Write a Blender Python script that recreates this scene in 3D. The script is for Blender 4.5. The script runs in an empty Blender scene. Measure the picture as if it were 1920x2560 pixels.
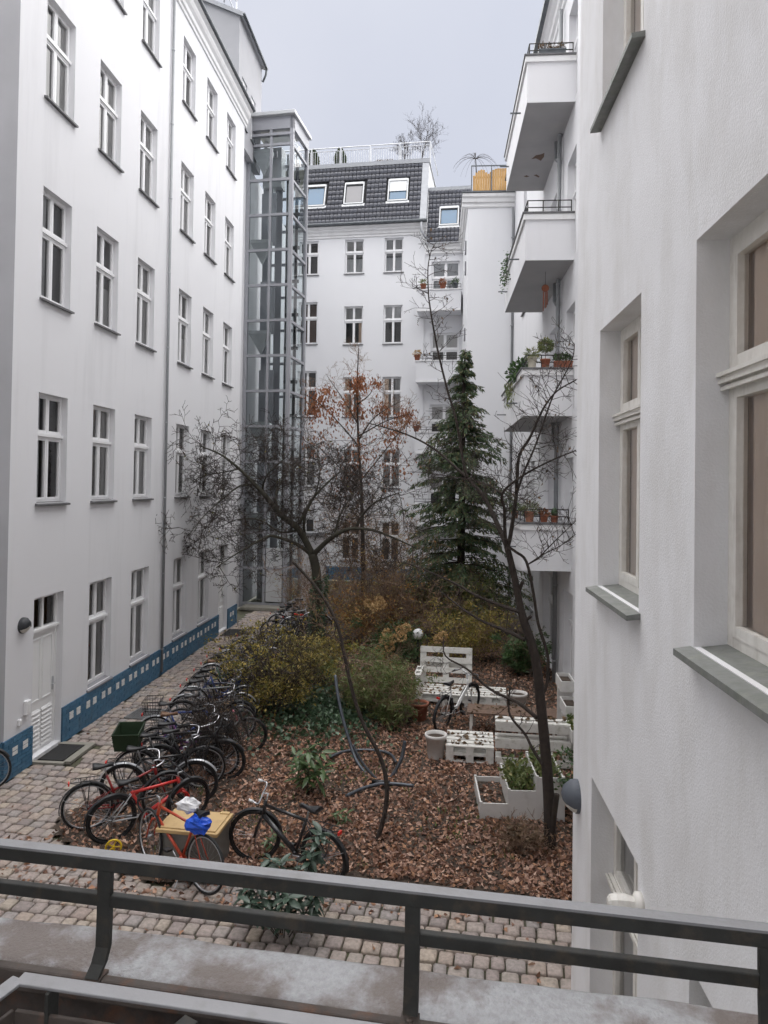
import bpy, math, random
import numpy as np
from mathutils import Vector, Matrix

random.seed(7)
RNG = np.random.default_rng(7)
scene = bpy.context.scene
COL = scene.collection
R = math.radians

# ------------------------------------------------------------------ camera
FPX, CXP, CYP = 1777.0, 960.0, 1178.0          # photograph is 1920 x 2560
YAW, PITCH, ROLL, CAM_H = R(4.35), R(0.95), R(0.83), 4.95
_f0 = Vector((-math.sin(YAW), math.cos(YAW), 0)); _r0 = Vector((math.cos(YAW), math.sin(YAW), 0)); _u0 = Vector((0, 0, 1))
_fw = _f0 * math.cos(PITCH) + _u0 * math.sin(PITCH)
_up = _u0 * math.cos(PITCH) - _f0 * math.sin(PITCH)
CR = _r0 * math.cos(ROLL) + _up * math.sin(ROLL)
CU = _up * math.cos(ROLL) - _r0 * math.sin(ROLL)
CF = _fw
CAM = Vector((0, 0, CAM_H))
cam_data = bpy.data.cameras.new('camera')
cam_data.sensor_fit = 'VERTICAL'; cam_data.sensor_height = 36.0; cam_data.lens = FPX / 2560 * 36.0
cam_data.shift_y = -(1280 - CYP) / 2560; cam_data.clip_start = 0.05; cam_data.clip_end = 2000
cam = bpy.data.objects.new('camera', cam_data); COL.objects.link(cam)
m = Matrix.Identity(4)
for i in range(3):
    m[i][0], m[i][1], m[i][2], m[i][3] = CR[i], CU[i], -CF[i], CAM[i]
cam.matrix_world = m
scene.camera = cam

# ------------------------------------------------------------------ sky, sun, exposure (bright overcast)
SUN_EL, SUN_AZ = R(78), R(20)      # azimuth clockwise from +Y: high above the yard
world = bpy.data.worlds.new('World'); scene.world = world; world.use_nodes = True
wn = world.node_tree; wn.nodes.clear()
wo = wn.nodes.new('ShaderNodeOutputWorld'); wb = wn.nodes.new('ShaderNodeBackground')
sky = wn.nodes.new('ShaderNodeTexSky'); sky.sky_type = 'NISHITA'; sky.sun_disc = False
sky.sun_elevation = SUN_EL; sky.sun_rotation = SUN_AZ; sky.dust_density = 6.0; sky.air_density = 1.0; sky.ozone_density = 1.0
hs = wn.nodes.new('ShaderNodeHueSaturation'); hs.inputs['Saturation'].default_value = 0.2
mixw = wn.nodes.new('ShaderNodeMixRGB'); mixw.inputs[0].default_value = 0.85
# the even grey of the cloud layer with faint broad mottling
wt = wn.nodes.new('ShaderNodeTexCoord'); wnz = wn.nodes.new('ShaderNodeTexNoise'); wnz.inputs['Scale'].default_value = 2.2; wnz.inputs['Detail'].default_value = 5
wcr = wn.nodes.new('ShaderNodeValToRGB'); wcr.color_ramp.elements[0].position = .35; wcr.color_ramp.elements[1].position = .7
wcr.color_ramp.elements[0].color = (1.78, 1.92, 2.36, 1); wcr.color_ramp.elements[1].color = (2.2, 2.3, 2.66, 1)
wn.links.new(wt.outputs['Generated'], wnz.inputs['Vector']); wn.links.new(wnz.outputs['Fac'], wcr.inputs[0]); wn.links.new(wcr.outputs[0], mixw.inputs[2])
wn.links.new(sky.outputs[0], hs.inputs['Color']); wn.links.new(hs.outputs[0], mixw.inputs[1])
wn.links.new(mixw.outputs[0], wb.inputs['Color']); wb.inputs['Strength'].default_value = 0.05
wn.links.new(wb.outputs[0], wo.inputs['Surface'])
sun_d = bpy.data.lights.new('sun', 'SUN'); sun_d.energy = 1.5; sun_d.angle = R(140); sun_d.color = (1.0, 0.98, 0.95)
sun = bpy.data.objects.new('sun', sun_d); COL.objects.link(sun)
_sd = Vector((math.sin(SUN_AZ) * math.cos(SUN_EL), math.cos(SUN_AZ) * math.cos(SUN_EL), math.sin(SUN_EL)))
sun.location = _sd * 60
sun.rotation_euler = _sd.to_track_quat('Z', 'Y').to_euler()
vs = scene.view_settings
vs.view_transform = 'Standard'; vs.look = 'None'; vs.exposure = 2.5; vs.gamma = 1.0; vs.use_curve_mapping = False
cy = scene.cycles
cy.max_bounces = 10; cy.diffuse_bounces = 8; cy.glossy_bounces = 4; cy.transparent_max_bounces = 16; cy.transmission_bounces = 4
cy.use_adaptive_sampling = True; cy.adaptive_threshold = 0.02
try:
    cy.use_denoising = True; cy.denoiser = 'OPENIMAGEDENOISE'
except Exception:
    pass

# ------------------------------------------------------------------ helpers
def ray(x, y):
    return CF + CR * ((x - CXP) / FPX) - CU * ((y - CYP) / FPX)
def at_y(x, y, Y):                # point at depth Y seen at photo pixel (x, y)
    d = ray(x, y); return CAM + d * (Y / d.y)
def at_z(x, y, z=0.0):
    d = ray(x, y); return CAM + d * ((z - CAM_H) / d.z)
def at_plane(x, y, p, n):
    d = ray(x, y); return CAM + d * ((Vector(p) - CAM).dot(n) / d.dot(n))
def px_of(p):
    d = Vector(p) - CAM; z = d.dot(CF)
    return (CXP + FPX * d.dot(CR) / z, CYP - FPX * d.dot(CU) / z, z)

class MB:
    """collects faces, then builds one mesh object"""
    def __init__(self):
        self.v = []; self.f = []; self.r = []; self.use_r = False; self.mi = []
    def add(self, verts, faces, rnd=None, mi=0):
        b = len(self.v); self.v.extend([tuple(q) for q in verts])
        for f in faces:
            self.f.append(tuple(b + i for i in f)); self.r.append(0.5 if rnd is None else rnd); self.mi.append(mi)
        if rnd is not None: self.use_r = True
        return self
    def box(self, x0, x1, y0, y1, z0, z1, M=None, rnd=None, mi=0):
        vs_ = [(x0, y0, z0), (x1, y0, z0), (x1, y1, z0), (x0, y1, z0), (x0, y0, z1), (x1, y0, z1), (x1, y1, z1), (x0, y1, z1)]
        if M is not None: vs_ = [M @ Vector(q) for q in vs_]
        return self.add(vs_, [(0, 3, 2, 1), (4, 5, 6, 7), (0, 1, 5, 4), (1, 2, 6, 5), (2, 3, 7, 6), (3, 0, 4, 7)], rnd, mi)
    def quad(self, a, b, c, d, rnd=None, mi=0):
        return self.add([a, b, c, d], [(0, 1, 2, 3)], rnd, mi)
    def bar(self, a, b, w, h=None, rnd=None, upv=(0, 0, 1)):
        """box bar from a to b, section w x h"""
        a = Vector(a); b = Vector(b); h = h or w; d = b - a; L = d.length
        if L < 1e-6: return self
        d /= L; u = Vector(upv)
        if abs(d.dot(u)) > .98: u = Vector((1, 0, 0))
        s = d.cross(u).normalized(); u = s.cross(d)
        s = s * w / 2; u = u * h / 2
        vs_ = [a - s - u, a + s - u, a + s + u, a - s + u, b - s - u, b + s - u, b + s + u, b - s + u]
        return self.add(vs_, [(0, 1, 2, 3), (7, 6, 5, 4), (4, 5, 1, 0), (5, 6, 2, 1), (6, 7, 3, 2), (7, 4, 0, 3)], rnd)
    def tube(self, pts, rad, n=6, rnd=None, caps=True, closed=False):
        pts = [Vector(p) for p in pts]; k = len(pts)
        if k < 2: return self
        rads = [rad] * k if isinstance(rad, (int, float)) else list(rad)
        b = len(self.v); pu = None
        for i in range(k):
            if closed: d = pts[(i + 1) % k] - pts[i - 1]
            else: d = pts[min(i + 1, k - 1)] - pts[max(i - 1, 0)]
            if d.length < 1e-9: d = Vector((0, 0, 1))
            d.normalize()
            if pu is None:
                u = Vector((0, 0, 1)) if abs(d.z) < .9 else Vector((1, 0, 0))
            else: u = pu
            s = d.cross(u)
            if s.length < 1e-6: s = d.cross(Vector((1, 0, 0.3)))
            s.normalize(); u = s.cross(d); pu = u
            for j in range(n):
                t = 2 * math.pi * j / n
                q = pts[i] + (s * math.cos(t) + u * math.sin(t)) * rads[i]
                self.v.append((q.x, q.y, q.z))
        rr = 0.5 if rnd is None else rnd
        if rnd is not None: self.use_r = True
        for i in range(k if closed else k - 1):
            i2 = (i + 1) % k
            for j in range(n):
                j2 = (j + 1) % n
                self.f.append((b + i * n + j, b + i * n + j2, b + i2 * n + j2, b + i2 * n + j)); self.r.append(rr); self.mi.append(0)
        if caps and not closed and n > 2:
            self.f.append(tuple(b + j for j in reversed(range(n)))); self.r.append(rr); self.mi.append(0)
            self.f.append(tuple(b + (k - 1) * n + j for j in range(n))); self.r.append(rr); self.mi.append(0)
        return self
    def lathe(self, prof, n=16, M=None, rnd=None, a0=0.0, a1=2 * math.pi):
        full = abs(a1 - a0 - 2 * math.pi) < 1e-6
        m_ = n if full else n + 1
        vs_ = []
        for r_, z_ in prof:
            for j in range(m_):
                t = a0 + (a1 - a0) * j / n
                q = Vector((r_ * math.cos(t), r_ * math.sin(t), z_))
                vs_.append(M @ q if M is not None else q)
        fs = []
        for i in range(len(prof) - 1):
            for j in range(n):
                j2 = (j + 1) % m_
                fs.append((i * m_ + j, i * m_ + j2, (i + 1) * m_ + j2, (i + 1) * m_ + j))
        return self.add(vs_, fs, rnd)
    def sphere(self, c, r, n=10, sq=1.0, rnd=None):
        prof = [(max(1e-4, r * math.sin(math.pi * i / n)), -r * sq * math.cos(math.pi * i / n)) for i in range(n + 1)]
        return self.lathe(prof, n + 2, Matrix.Translation(Vector(c)), rnd)
    def prism(self, poly, y0, y1, axis='y', rnd=None):
        """poly: list of (a, z); extruded along the given axis"""
        n = len(poly)
        if axis == 'y': vs_ = [(a, y0, z) for a, z in poly] + [(a, y1, z) for a, z in poly]
        elif axis == 'x': vs_ = [(y0, a, z) for a, z in poly] + [(y1, a, z) for a, z in poly]
        else: vs_ = [(a, z, y0) for a, z in poly] + [(a, z, y1) for a, z in poly]
        fs = [tuple(range(n)), tuple(reversed(range(n, 2 * n)))]
        for i in range(n): fs.append((i, (i + 1) % n + 0, n + (i + 1) % n, n + i)[::-1])
        return self.add(vs_, fs, rnd)
    def mesh(self, name, mats, smooth=False):
        me = bpy.data.meshes.new(name); me.from_pydata(self.v, [], self.f)
        if not isinstance(mats, (list, tuple)): mats = [mats]
        for q in mats: me.materials.append(M_[q] if isinstance(q, str) else q)
        if self.use_r:
            at = me.attributes.new('rnd', 'FLOAT', 'FACE'); at.data.foreach_set('value', np.array(self.r, dtype=np.float32))
        if len(mats) > 1: me.polygons.foreach_set('material_index', self.mi)
        if smooth: me.polygons.foreach_set('use_smooth', [True] * len(me.polygons))
        me.update(); return me
    def build(self, name, mats, parent=None, smooth=False, loc=None):
        return link(name, self.mesh(name, mats, smooth), parent, loc)

def link(name, me, parent=None, loc=None, rot=None, scl=None):
    o = bpy.data.objects.new(name, me); COL.objects.link(o)
    if parent is not None: o.parent = parent
    if loc is not None: o.location = loc
    if rot is not None: o.rotation_euler = rot
    if scl is not None: o.scale = scl
    return o
def bevel(o, w=0.004, seg=2):
    b = o.modifiers.new('bevel', 'BEVEL'); b.width = w; b.segments = seg; b.limit_method = 'ANGLE'; b.angle_limit = R(40); return o
def tag(o, label=None, cat=None, group=None, kind=None):
    if label: o['label'] = label
    if cat: o['category'] = cat
    if group: o['group'] = group
    if kind: o['kind'] = kind
    return o
def thing(name, label, cat, loc=(0, 0, 0), rotz=0.0, group=None):
    o = bpy.data.objects.new(name, None); COL.objects.link(o); o.empty_display_size = .2
    o.location = loc; o.rotation_euler = (0, 0, rotz)
    return tag(o, label, cat, group)
def in_poly(x, y, poly):
    c = False; j = len(poly) - 1
    for i in range(len(poly)):
        xi, yi = poly[i]; xj, yj = poly[j]
        if (yi > y) != (yj > y) and x < (xj - xi) * (y - yi) / (yj - yi) + xi: c = not c
        j = i
    return c
def vnoise(x, y, s=0):
    return (math.sin(x * 1.7 + s) * math.cos(y * 1.3 - s * .7) + .5 * math.sin(x * 3.9 - y * 2.7 + s * 2.1) + .25 * math.sin(x * 8.1 + y * 7.3 + s)) / 1.75
def smooth_path(pts, sub=4):
    """Catmull-Rom through pts"""
    P = [Vector(p) for p in pts]
    if len(P) < 3: return P
    out = []
    for i in range(len(P) - 1):
        p0 = P[max(i - 1, 0)]; p1 = P[i]; p2 = P[i + 1]; p3 = P[min(i + 2, len(P) - 1)]
        for k in range(sub):
            t = k / sub
            out.append(0.5 * ((2 * p1) + (p2 - p0) * t + (2 * p0 - 5 * p1 + 4 * p2 - p3) * t * t + (3 * p1 - p0 - 3 * p2 + p3) * t ** 3))
    out.append(P[-1]); return out

# ------------------------------------------------------------------ materials (procedural)
M_ = {}
def mat(name, col, rough=.6, metal=0.0, spec=.5, noise=None, bump=None, col2=None, ramp=None, rnd=None, trans=0.0, grime=None, obj_rnd=None, coat=0):
    """col: base colour; noise=(scale, amount) mixes towards col2; bump=(scale, strength, distance);
    rnd: list of colours chosen by the face attribute 'rnd'; grime=(scale, amount, colour) streaks"""
    ma = bpy.data.materials.new(name); ma.use_nodes = True; nt = ma.node_tree; N = nt.nodes; L = nt.links
    b = N['Principled BSDF']; b.inputs['Roughness'].default_value = rough; b.inputs['Metallic'].default_value = metal
    b.inputs['Specular IOR Level'].default_value = spec
    if coat: b.inputs['Coat Weight'].default_value = coat; b.inputs['Coat Roughness'].default_value = .15
    tc = N.new('ShaderNodeTexCoord')
    geo = N.new('ShaderNodeNewGeometry')
    src = None
    def rgb(c):
        q = N.new('ShaderNodeRGB'); q.outputs[0].default_value = (*c, 1); return q.outputs[0]
    if rnd:
        at = N.new('ShaderNodeAttribute'); at.attribute_name = 'rnd'
        cr = N.new('ShaderNodeValToRGB'); cr.color_ramp.interpolation = 'LINEAR'
        els = cr.color_ramp.elements
        while len(els) < len(rnd): els.new(0.5)
        for i, c in enumerate(rnd): els[i].position = i / (len(rnd) - 1); els[i].color = (*c, 1)
        L.new(at.outputs['Fac'], cr.inputs[0]); src = cr.outputs[0]
    else: src = rgb(col)
    def mix(a, bb, fac, mode='MIX'):
        q = N.new('ShaderNodeMixRGB'); q.blend_type = mode
        L.new(a, q.inputs[1]); L.new(bb, q.inputs[2])
        if isinstance(fac, float): q.inputs[0].default_value = fac
        else: L.new(fac, q.inputs[0])
        return q.outputs[0]
    def tex(scale, detail=4, rough_=.55, stretch=None):
        n_ = N.new('ShaderNodeTexNoise'); n_.inputs['Scale'].default_value = scale; n_.inputs['Detail'].default_value = detail; n_.inputs['Roughness'].default_value = rough_
        if stretch:
            mp = N.new('ShaderNodeMapping'); mp.inputs['Scale'].default_value = stretch; L.new(geo.outputs['Position'], mp.inputs[0]); L.new(mp.outputs[0], n_.inputs['Vector'])
        else: L.new(geo.outputs['Position'], n_.inputs['Vector'])
        return n_.outputs['Fac']
    def remap(v, a, b_):
        q = N.new('ShaderNodeMapRange'); q.inputs[1].default_value = a; q.inputs[2].default_value = b_; L.new(v, q.inputs[0]); return q.outputs[0]
    def mul(v, k):
        q = N.new('ShaderNodeMath'); q.operation = 'MULTIPLY'; q.inputs[1].default_value = k; L.new(v, q.inputs[0]); return q.outputs[0]
    if obj_rnd:
        oi = N.new('ShaderNodeObjectInfo'); src = mix(src, rgb(obj_rnd), mul(oi.outputs['Random'], .6))
    if noise:
        c2 = col2 or tuple(k * .6 for k in col)
        src = mix(src, rgb(c2), mul(remap(tex(noise[0]), .35, .7), noise[1]))
    if grime:
        st = grime[3] if len(grime) > 3 else (1, 1, .12)
        src = mix(src, rgb(grime[2]), mul(remap(tex(grime[0], 6, .65, st), *(grime[4] if len(grime) > 4 else (.52, .78))), grime[1]))
    L.new(src, b.inputs['Base Color'])
    if bump:
        bp = N.new('ShaderNodeBump'); bp.inputs['Strength'].default_value = bump[1]; bp.inputs['Distance'].default_value = bump[2]
        L.new(tex(bump[0], 5, .6), bp.inputs['Height']); L.new(bp.outputs[0], b.inputs['Normal'])
    if trans:
        ts = N.new('ShaderNodeBsdfTranslucent'); L.new(src, ts.inputs['Color'])
        ms = N.new('ShaderNodeMixShader'); ms.inputs[0].default_value = trans
        L.new(b.outputs[0], ms.inputs[1]); L.new(ts.outputs[0], ms.inputs[2])
        L.new(ms.outputs[0], N['Material Output'].inputs['Surface'])
    M_[name] = ma; return ma
def glass(name, tint=(.94, .95, .955), ior=1.5, gain=1.5, rough=.01):
    ma = bpy.data.materials.new(name); ma.use_nodes = True; nt = ma.node_tree; N = nt.nodes; L = nt.links; N.clear()
    o = N.new('ShaderNodeOutputMaterial'); t = N.new('ShaderNodeBsdfTransparent'); t.inputs[0].default_value = (*tint, 1)
    g = N.new('ShaderNodeBsdfGlossy'); g.inputs['Roughness'].default_value = rough
    fr = N.new('ShaderNodeFresnel'); fr.inputs['IOR'].default_value = ior
    mu = N.new('ShaderNodeMath'); mu.operation = 'MULTIPLY'; mu.inputs[1].default_value = gain; mu.use_clamp = True
    ms = N.new('ShaderNodeMixShader'); L.new(fr.outputs[0], mu.inputs[0]); L.new(mu.outputs[0], ms.inputs[0])
    L.new(t.outputs[0], ms.inputs[1]); L.new(g.outputs[0], ms.inputs[2]); L.new(ms.outputs[0], o.inputs[0])
    M_[name] = ma
W1 = (.71, .71, .728)
mat('plaster', W1, .9, noise=(.5, .25), col2=(.66, .66, .68), bump=(90, .35, .004), grime=(2.2, .32, (.46, .46, .47), (1, 1, .10)))
mat('plaster_far', (.70, .703, .722), .9, noise=(.7, .2), col2=(.65, .66, .69), bump=(60, .2, .004), grime=(1.3, .12, (.58, .58, .58), (1, 1, .2)))
mat('plaster_rough', (.80, .80, .818), .92, noise=(2.2, .5), col2=(.73, .725, .735), bump=(70, .6, .005), grime=(2.4, .5, (.58, .565, .545), (1, 1, .4), (.44, .72)))
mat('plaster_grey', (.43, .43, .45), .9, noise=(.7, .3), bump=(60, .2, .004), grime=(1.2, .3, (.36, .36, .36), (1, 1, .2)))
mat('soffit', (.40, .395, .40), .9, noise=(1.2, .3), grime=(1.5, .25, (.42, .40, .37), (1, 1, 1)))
mat('moulding', (.74, .74, .745), .8, noise=(1.5, .3), col2=(.66, .65, .65), bump=(60, .15, .003), grime=(3, .35, (.42, .41, .40), (1, 1, .6)))
mat('frame_white', (.78, .78, .79), .45, noise=(6, .15), col2=(.68, .68, .67))
mat('frame_old', (.74, .72, .68), .5, noise=(14, .5), col2=(.60, .57, .52), bump=(40, .3, .003), grime=(10, .5, (.33, .29, .24), (1, 1, .3)))
mat('door_paint', (.80, .80, .80), .4, noise=(3, .2), col2=(.7, .7, .69))
mat('sill_dark', (.10, .10, .105), .5, noise=(8, .4), col2=(.2, .2, .2), bump=(30, .2, .002))
mat('sill_slate', (.21, .215, .205), .55, noise=(14, .7), col2=(.13, .145, .125), bump=(40, .5, .004), grime=(12, .6, (.30, .31, .25), (1, 1, 1)))
mat('zinc', (.36, .37, .39), .5, .25, noise=(5, .5), col2=(.27, .28, .30), bump=(20, .1, .002))
mat('zinc_dark', (.09, .10, .11), .5, .2, noise=(6, .4), col2=(.16, .17, .18))
mat('pipe_grey', (.26, .27, .28), .5, .1, noise=(4, .4), col2=(.20, .21, .22))
mat('lift_grey', (.33, .335, .36), .4, .2, noise=(3, .2), col2=(.28, .285, .31))
mat('lift_dark', (.045, .047, .05), .5, .3, noise=(5, .4))
mat('lift_light', (.55, .56, .57), .45, .2, noise=(3, .3))
mat('blue_brick', (.055, .155, .27), .55, noise=(6, .6), col2=(.04, .11, .19), bump=(80, .3, .003), rnd=[(.045, .13, .22), (.06, .17, .28), (.05, .15, .25), (.075, .19, .30)], grime=(3, .4, (.10, .11, .11), (1, 1, .6)))
mat('blue_joint', (.035, .10, .175), .8, noise=(8, .5))
mat('white_brick', (.78, .78, .77), .5, noise=(20, .3), bump=(60, .2, .002))
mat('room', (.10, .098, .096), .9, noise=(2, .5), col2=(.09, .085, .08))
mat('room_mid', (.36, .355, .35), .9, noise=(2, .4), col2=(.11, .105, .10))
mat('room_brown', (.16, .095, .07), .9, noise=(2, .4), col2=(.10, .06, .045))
mat('curtain_grey', (.50, .49, .48), .9, noise=(4, .3), col2=(.40, .39, .385), trans=.15)
mat('curtain_white', (.72, .72, .72), .9, noise=(5, .2), trans=.2)
mat('curtain_tan', (.84, .68, .55), .9, noise=(3, .4), col2=(.74, .58, .46))
glass('pane_glass'); glass('lift_glass', (.90, .945, .95), 1.45, 1.2)
glass('sky_glass', (.25, .42, .62), 1.9, 2.4)
mat('sky_reflection_pane', (.055, .135, .23), .08, 0, .9)  # blue of the reflected sky put into the base colour
mat('sky_pane_grey', (.17, .165, .175), .12, 0, .9)
mat('roof_tile', (.085, .09, .112), .33, 0, .8, noise=(6, .5), col2=(.09, .09, .10), obj_rnd=(.085, .085, .10))
mat('roof_under', (.02, .02, .022), .9)
mat('galv', (.55, .56, .58), .4, .6, noise=(8, .3), col2=(.42, .43, .45))
mat('rail_dark', (.040, .041, .039), .6, .0, .3, noise=(18, .7), col2=(.022, .021, .019), bump=(120, .35, .002), grime=(25, .35, (.16, .11, .07), (1, 1, 1)))
mat('rail_top', (.24, .24, .25), .55, .2, noise=(30, .6), col2=(.22, .22, .23), bump=(150, .4, .0015), grime=(18, .45, (.13, .12, .11), (1, 1, 1)))
mat('ledge_zinc', (.35, .355, .37), .45, .1, noise=(90, .6), col2=(.22, .215, .215), bump=(160, .9, .004), grime=(5.5, .85, (.125, .095, .08), (1, 1, 1), (.43, .56)))
mat('rust', (.085, .07, .062), .75, .1, noise=(20, .9), col2=(.04, .03, .025), bump=(80, .5, .003), grime=(16, .7, (.20, .085, .04), (1, 1, 1)))
mat('ledge_dirt', (.028, .023, .019), .95, noise=(12, .9), col2=(.085, .062, .048), bump=(30, .8, .01))
mat('stone', (.22, .195, .18), .75, noise=(25, .55), col2=(.13, .115, .105), bump=(70, .7, .006), rnd=[(0.256, 0.217, 0.203), (0.36, 0.3, 0.277), (0.406, 0.337, 0.293), (0.307, 0.277, 0.266), (0.45, 0.374, 0.3), (0.316, 0.247, 0.222)], grime=(5, .35, (.11, .12, .07), (1, 1, 1)))
mat('joint_soil', (.075, .062, .05), .95, noise=(7, .8), col2=(.075, .09, .04), bump=(50, .8, .01))
mat('soil', (.04, .029, .022), .95, noise=(5, .8), col2=(.085, .06, .042), bump=(30, 1.0, .02))
mat('grass_patch', (.055, .075, .028), .95, noise=(5, .8), col2=(.07, .055, .035), bump=(40, 1.0, .02))
LEAF = [(0.0956, 0.0511, 0.0364), (0.273, 0.148, 0.102), (0.423, 0.262, 0.19), (0.163, 0.0874, 0.0655), (0.368, 0.194, 0.116), (0.601, 0.416, 0.32), (0.232, 0.134, 0.102), (0.492, 0.269, 0.153), (0.123, 0.0672, 0.051)]
mat('leaf_litter', LEAF[0], .8, rnd=LEAF, trans=.1)
mat('brown_leaf', LEAF[0], .8, rnd=[(0.186, 0.0698, 0.031), (0.296, 0.116, 0.0497), (0.233, 0.09, 0.0466), (0.389, 0.171, 0.0776)], trans=.15)
mat('sparse_leaf', LEAF[0], .7, rnd=[(.16, .15, .03), (.10, .10, .025), (.22, .20, .05), (.12, .07, .03)], trans=.2)
mat('dry_leaf', LEAF[0], .8, rnd=[(0.126, 0.084, 0.049), (0.196, 0.126, 0.07), (0.084, 0.063, 0.042)], trans=.1)
mat('bark', (.026, .019, .016), .95, noise=(14, .7), col2=(.05, .038, .03), bump=(35, .9, .012))
mat('bark_green', (.055, .052, .036), .9, noise=(10, .7), col2=(.035, .03, .026), bump=(30, .9, .012))
mat('twig', (.042, .032, .027), .9)
mat('twig_brown', (.22, .145, .10), .9, noise=(10, .5))
mat('olive_leaf', LEAF[0], .55, rnd=[(0.18, 0.155, 0.0361), (0.335, 0.264, 0.0579), (0.129, 0.136, 0.0361), (0.438, 0.321, 0.0773), (0.244, 0.193, 0.0515), (0.155, 0.167, 0.0451), (0.515, 0.386, 0.115)], trans=.3)
mat('green_leaf', LEAF[0], .45, rnd=[(0.0379, 0.0776, 0.031), (0.0604, 0.121, 0.0379), (0.0862, 0.155, 0.0483), (0.031, 0.0604, 0.0276)], trans=.15)
mat('pale_green_leaf', LEAF[0], .5, rnd=[(0.118, 0.16, 0.0504), (0.185, 0.218, 0.0756), (0.084, 0.126, 0.042), (0.269, 0.252, 0.101)], trans=.35)
mat('conifer_leaf', LEAF[0], .6, rnd=[(0.0304, 0.0574, 0.0304), (0.054, 0.0945, 0.0439), (0.0759, 0.126, 0.0506), (0.144, 0.126, 0.0506), (0.0405, 0.0709, 0.0371), (0.101, 0.144, 0.0591)], trans=.12)
mat('orange_leaf', LEAF[0], .7, rnd=[(0.345, 0.172, 0.0517), (0.483, 0.253, 0.0805), (0.276, 0.161, 0.0633), (0.437, 0.322, 0.127), (0.345, 0.276, 0.103)], trans=.2)
mat('ochre_leaf', LEAF[0], .7, rnd=[(0.288, 0.186, 0.0759), (0.439, 0.304, 0.118), (0.203, 0.144, 0.0675), (0.338, 0.321, 0.101), (0.54, 0.371, 0.186), (0.236, 0.118, 0.0591)], trans=.35)
mat('tan_flower', LEAF[0], .85, rnd=[(0.45, 0.288, 0.125), (0.562, 0.388, 0.188), (0.35, 0.213, 0.0938)], trans=.15)
mat('ivy_leaf', LEAF[0], .45, rnd=[(0.0308, 0.063, 0.0336), (0.056, 0.105, 0.049), (0.077, 0.126, 0.07), (0.042, 0.077, 0.042)], trans=.1)
mat('laurel_leaf', (.06, .10, .07), .35, noise=(9, .5), col2=(.07, .105, .075), obj_rnd=(.03, .05, .035), trans=.08)
mat('rhodo_leaf', (.065, .115, .035), .4, noise=(9, .5), col2=(.10, .15, .055), obj_rnd=(.04, .075, .025), trans=.12)
mat('pallet_white', (.66, .65, .62), .7, noise=(9, .5), col2=(.54, .525, .49), bump=(35, .4, .003), grime=(11, .75, (.27, .27, .19), (1, 1, 1)))
mat('planter_white', (.62, .61, .59), .55, noise=(6, .4), col2=(.55, .54, .53), grime=(5, .4, (.32, .30, .27), (1, 1, 1)))
mat('wood_brown', (.16, .10, .07), .75, noise=(8, .7), col2=(.09, .06, .045), bump=(30, .4, .004))
mat('wood_orange', (.50, .28, .085), .6, noise=(4, .5), col2=(.40, .21, .06), bump=(20, .2, .003), obj_rnd=(.55, .34, .12))
mat('terracotta', (.30, .105, .06), .8, noise=(8, .5), col2=(.22, .085, .05))
mat('terracotta_pale', (.40, .19, .12), .8, noise=(8, .5), col2=(.30, .15, .10))
mat('pot_cream', (.62, .58, .48), .6, noise=(6, .3))
mat('pot_white', (.66, .64, .62), .6, noise=(12, .4), col2=(.5, .48, .45), bump=(40, .4, .004))
mat('rubber', (.012, .012, .013), .75, noise=(20, .3), col2=(.03, .03, .03))
mat('black_metal', (.014, .014, .016), .35, .2, .5)
mat('black_plastic', (.018, .018, .02), .5)
mat('chrome', (.60, .60, .62), .22, .9)
mat('silver', (.45, .46, .48), .35, .6)
mat('spoke', (.33, .33, .35), .4, .7)
for nm_, c_ in dict(red=(.52, .03, .025), dark_red=(.24, .018, .018), orange_red=(.45, .06, .025), blue=(.03, .06, .22), black=(.016, .016, .018), grey=(.22, .23, .24), white=(.76, .76, .75), silver_p=(.5, .51, .53), green=(.035, .09, .06), navy=(.02, .028, .07), purple=(.16, .06, .18), pink=(.55, .16, .2), yellow=(.65, .44, .02)).items():
    mat('paint_' + nm_, c_, .3, 0, .5, coat=.3)
mat('brown_grip', (.14, .07, .035), .6)
mat('reflector', (.6, .03, .02), .3); mat('reflector_orange', (.75, .22, .03), .3)
mat('crate_green', (.018, .038, .016), .55, noise=(6, .3))
mat('box_tan', (.52, .36, .17), .6, noise=(5, .35), col2=(.43, .29, .13), grime=(9, .4, (.22, .12, .06), (1, 1, 1)))
mat('box_grey', (.17, .165, .15), .65, noise=(5, .4))
mat('bag_white', (.75, .75, .77), .4, noise=(20, .2)); mat('bag_blue', (.012, .075, .55), .35, noise=(20, .4), col2=(.03, .16, .7))
mat('hammock_steel', (.075, .085, .10), .4, .4, noise=(12, .3))
mat('lamp_black', (.03, .032, .036), .5, 0, .4); mat('lamp_slate', (.085, .095, .115), .55)
mat('lamp_lens', (.62, .60, .55), .4); mat('globe_white', (.85, .85, .86), .3)
mat('mat_black', (.02, .02, .02), .9, noise=(60, .5), bump=(120, .8, .004)); mat('kerb_stone', (.26, .245, .215), .85, noise=(10, .5), col2=(.17, .17, .13), bump=(50, .5, .005))
mat('grate_steel', (.26, .265, .27), .5, .5, noise=(15, .4)); mat('shutter_grey', (.22, .22, .24), .5, noise=(3, .2))
mat('warm_glow', (.8, .55, .25), .5)
mat('chime_wood', (.22, .07, .035), .7)

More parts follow.
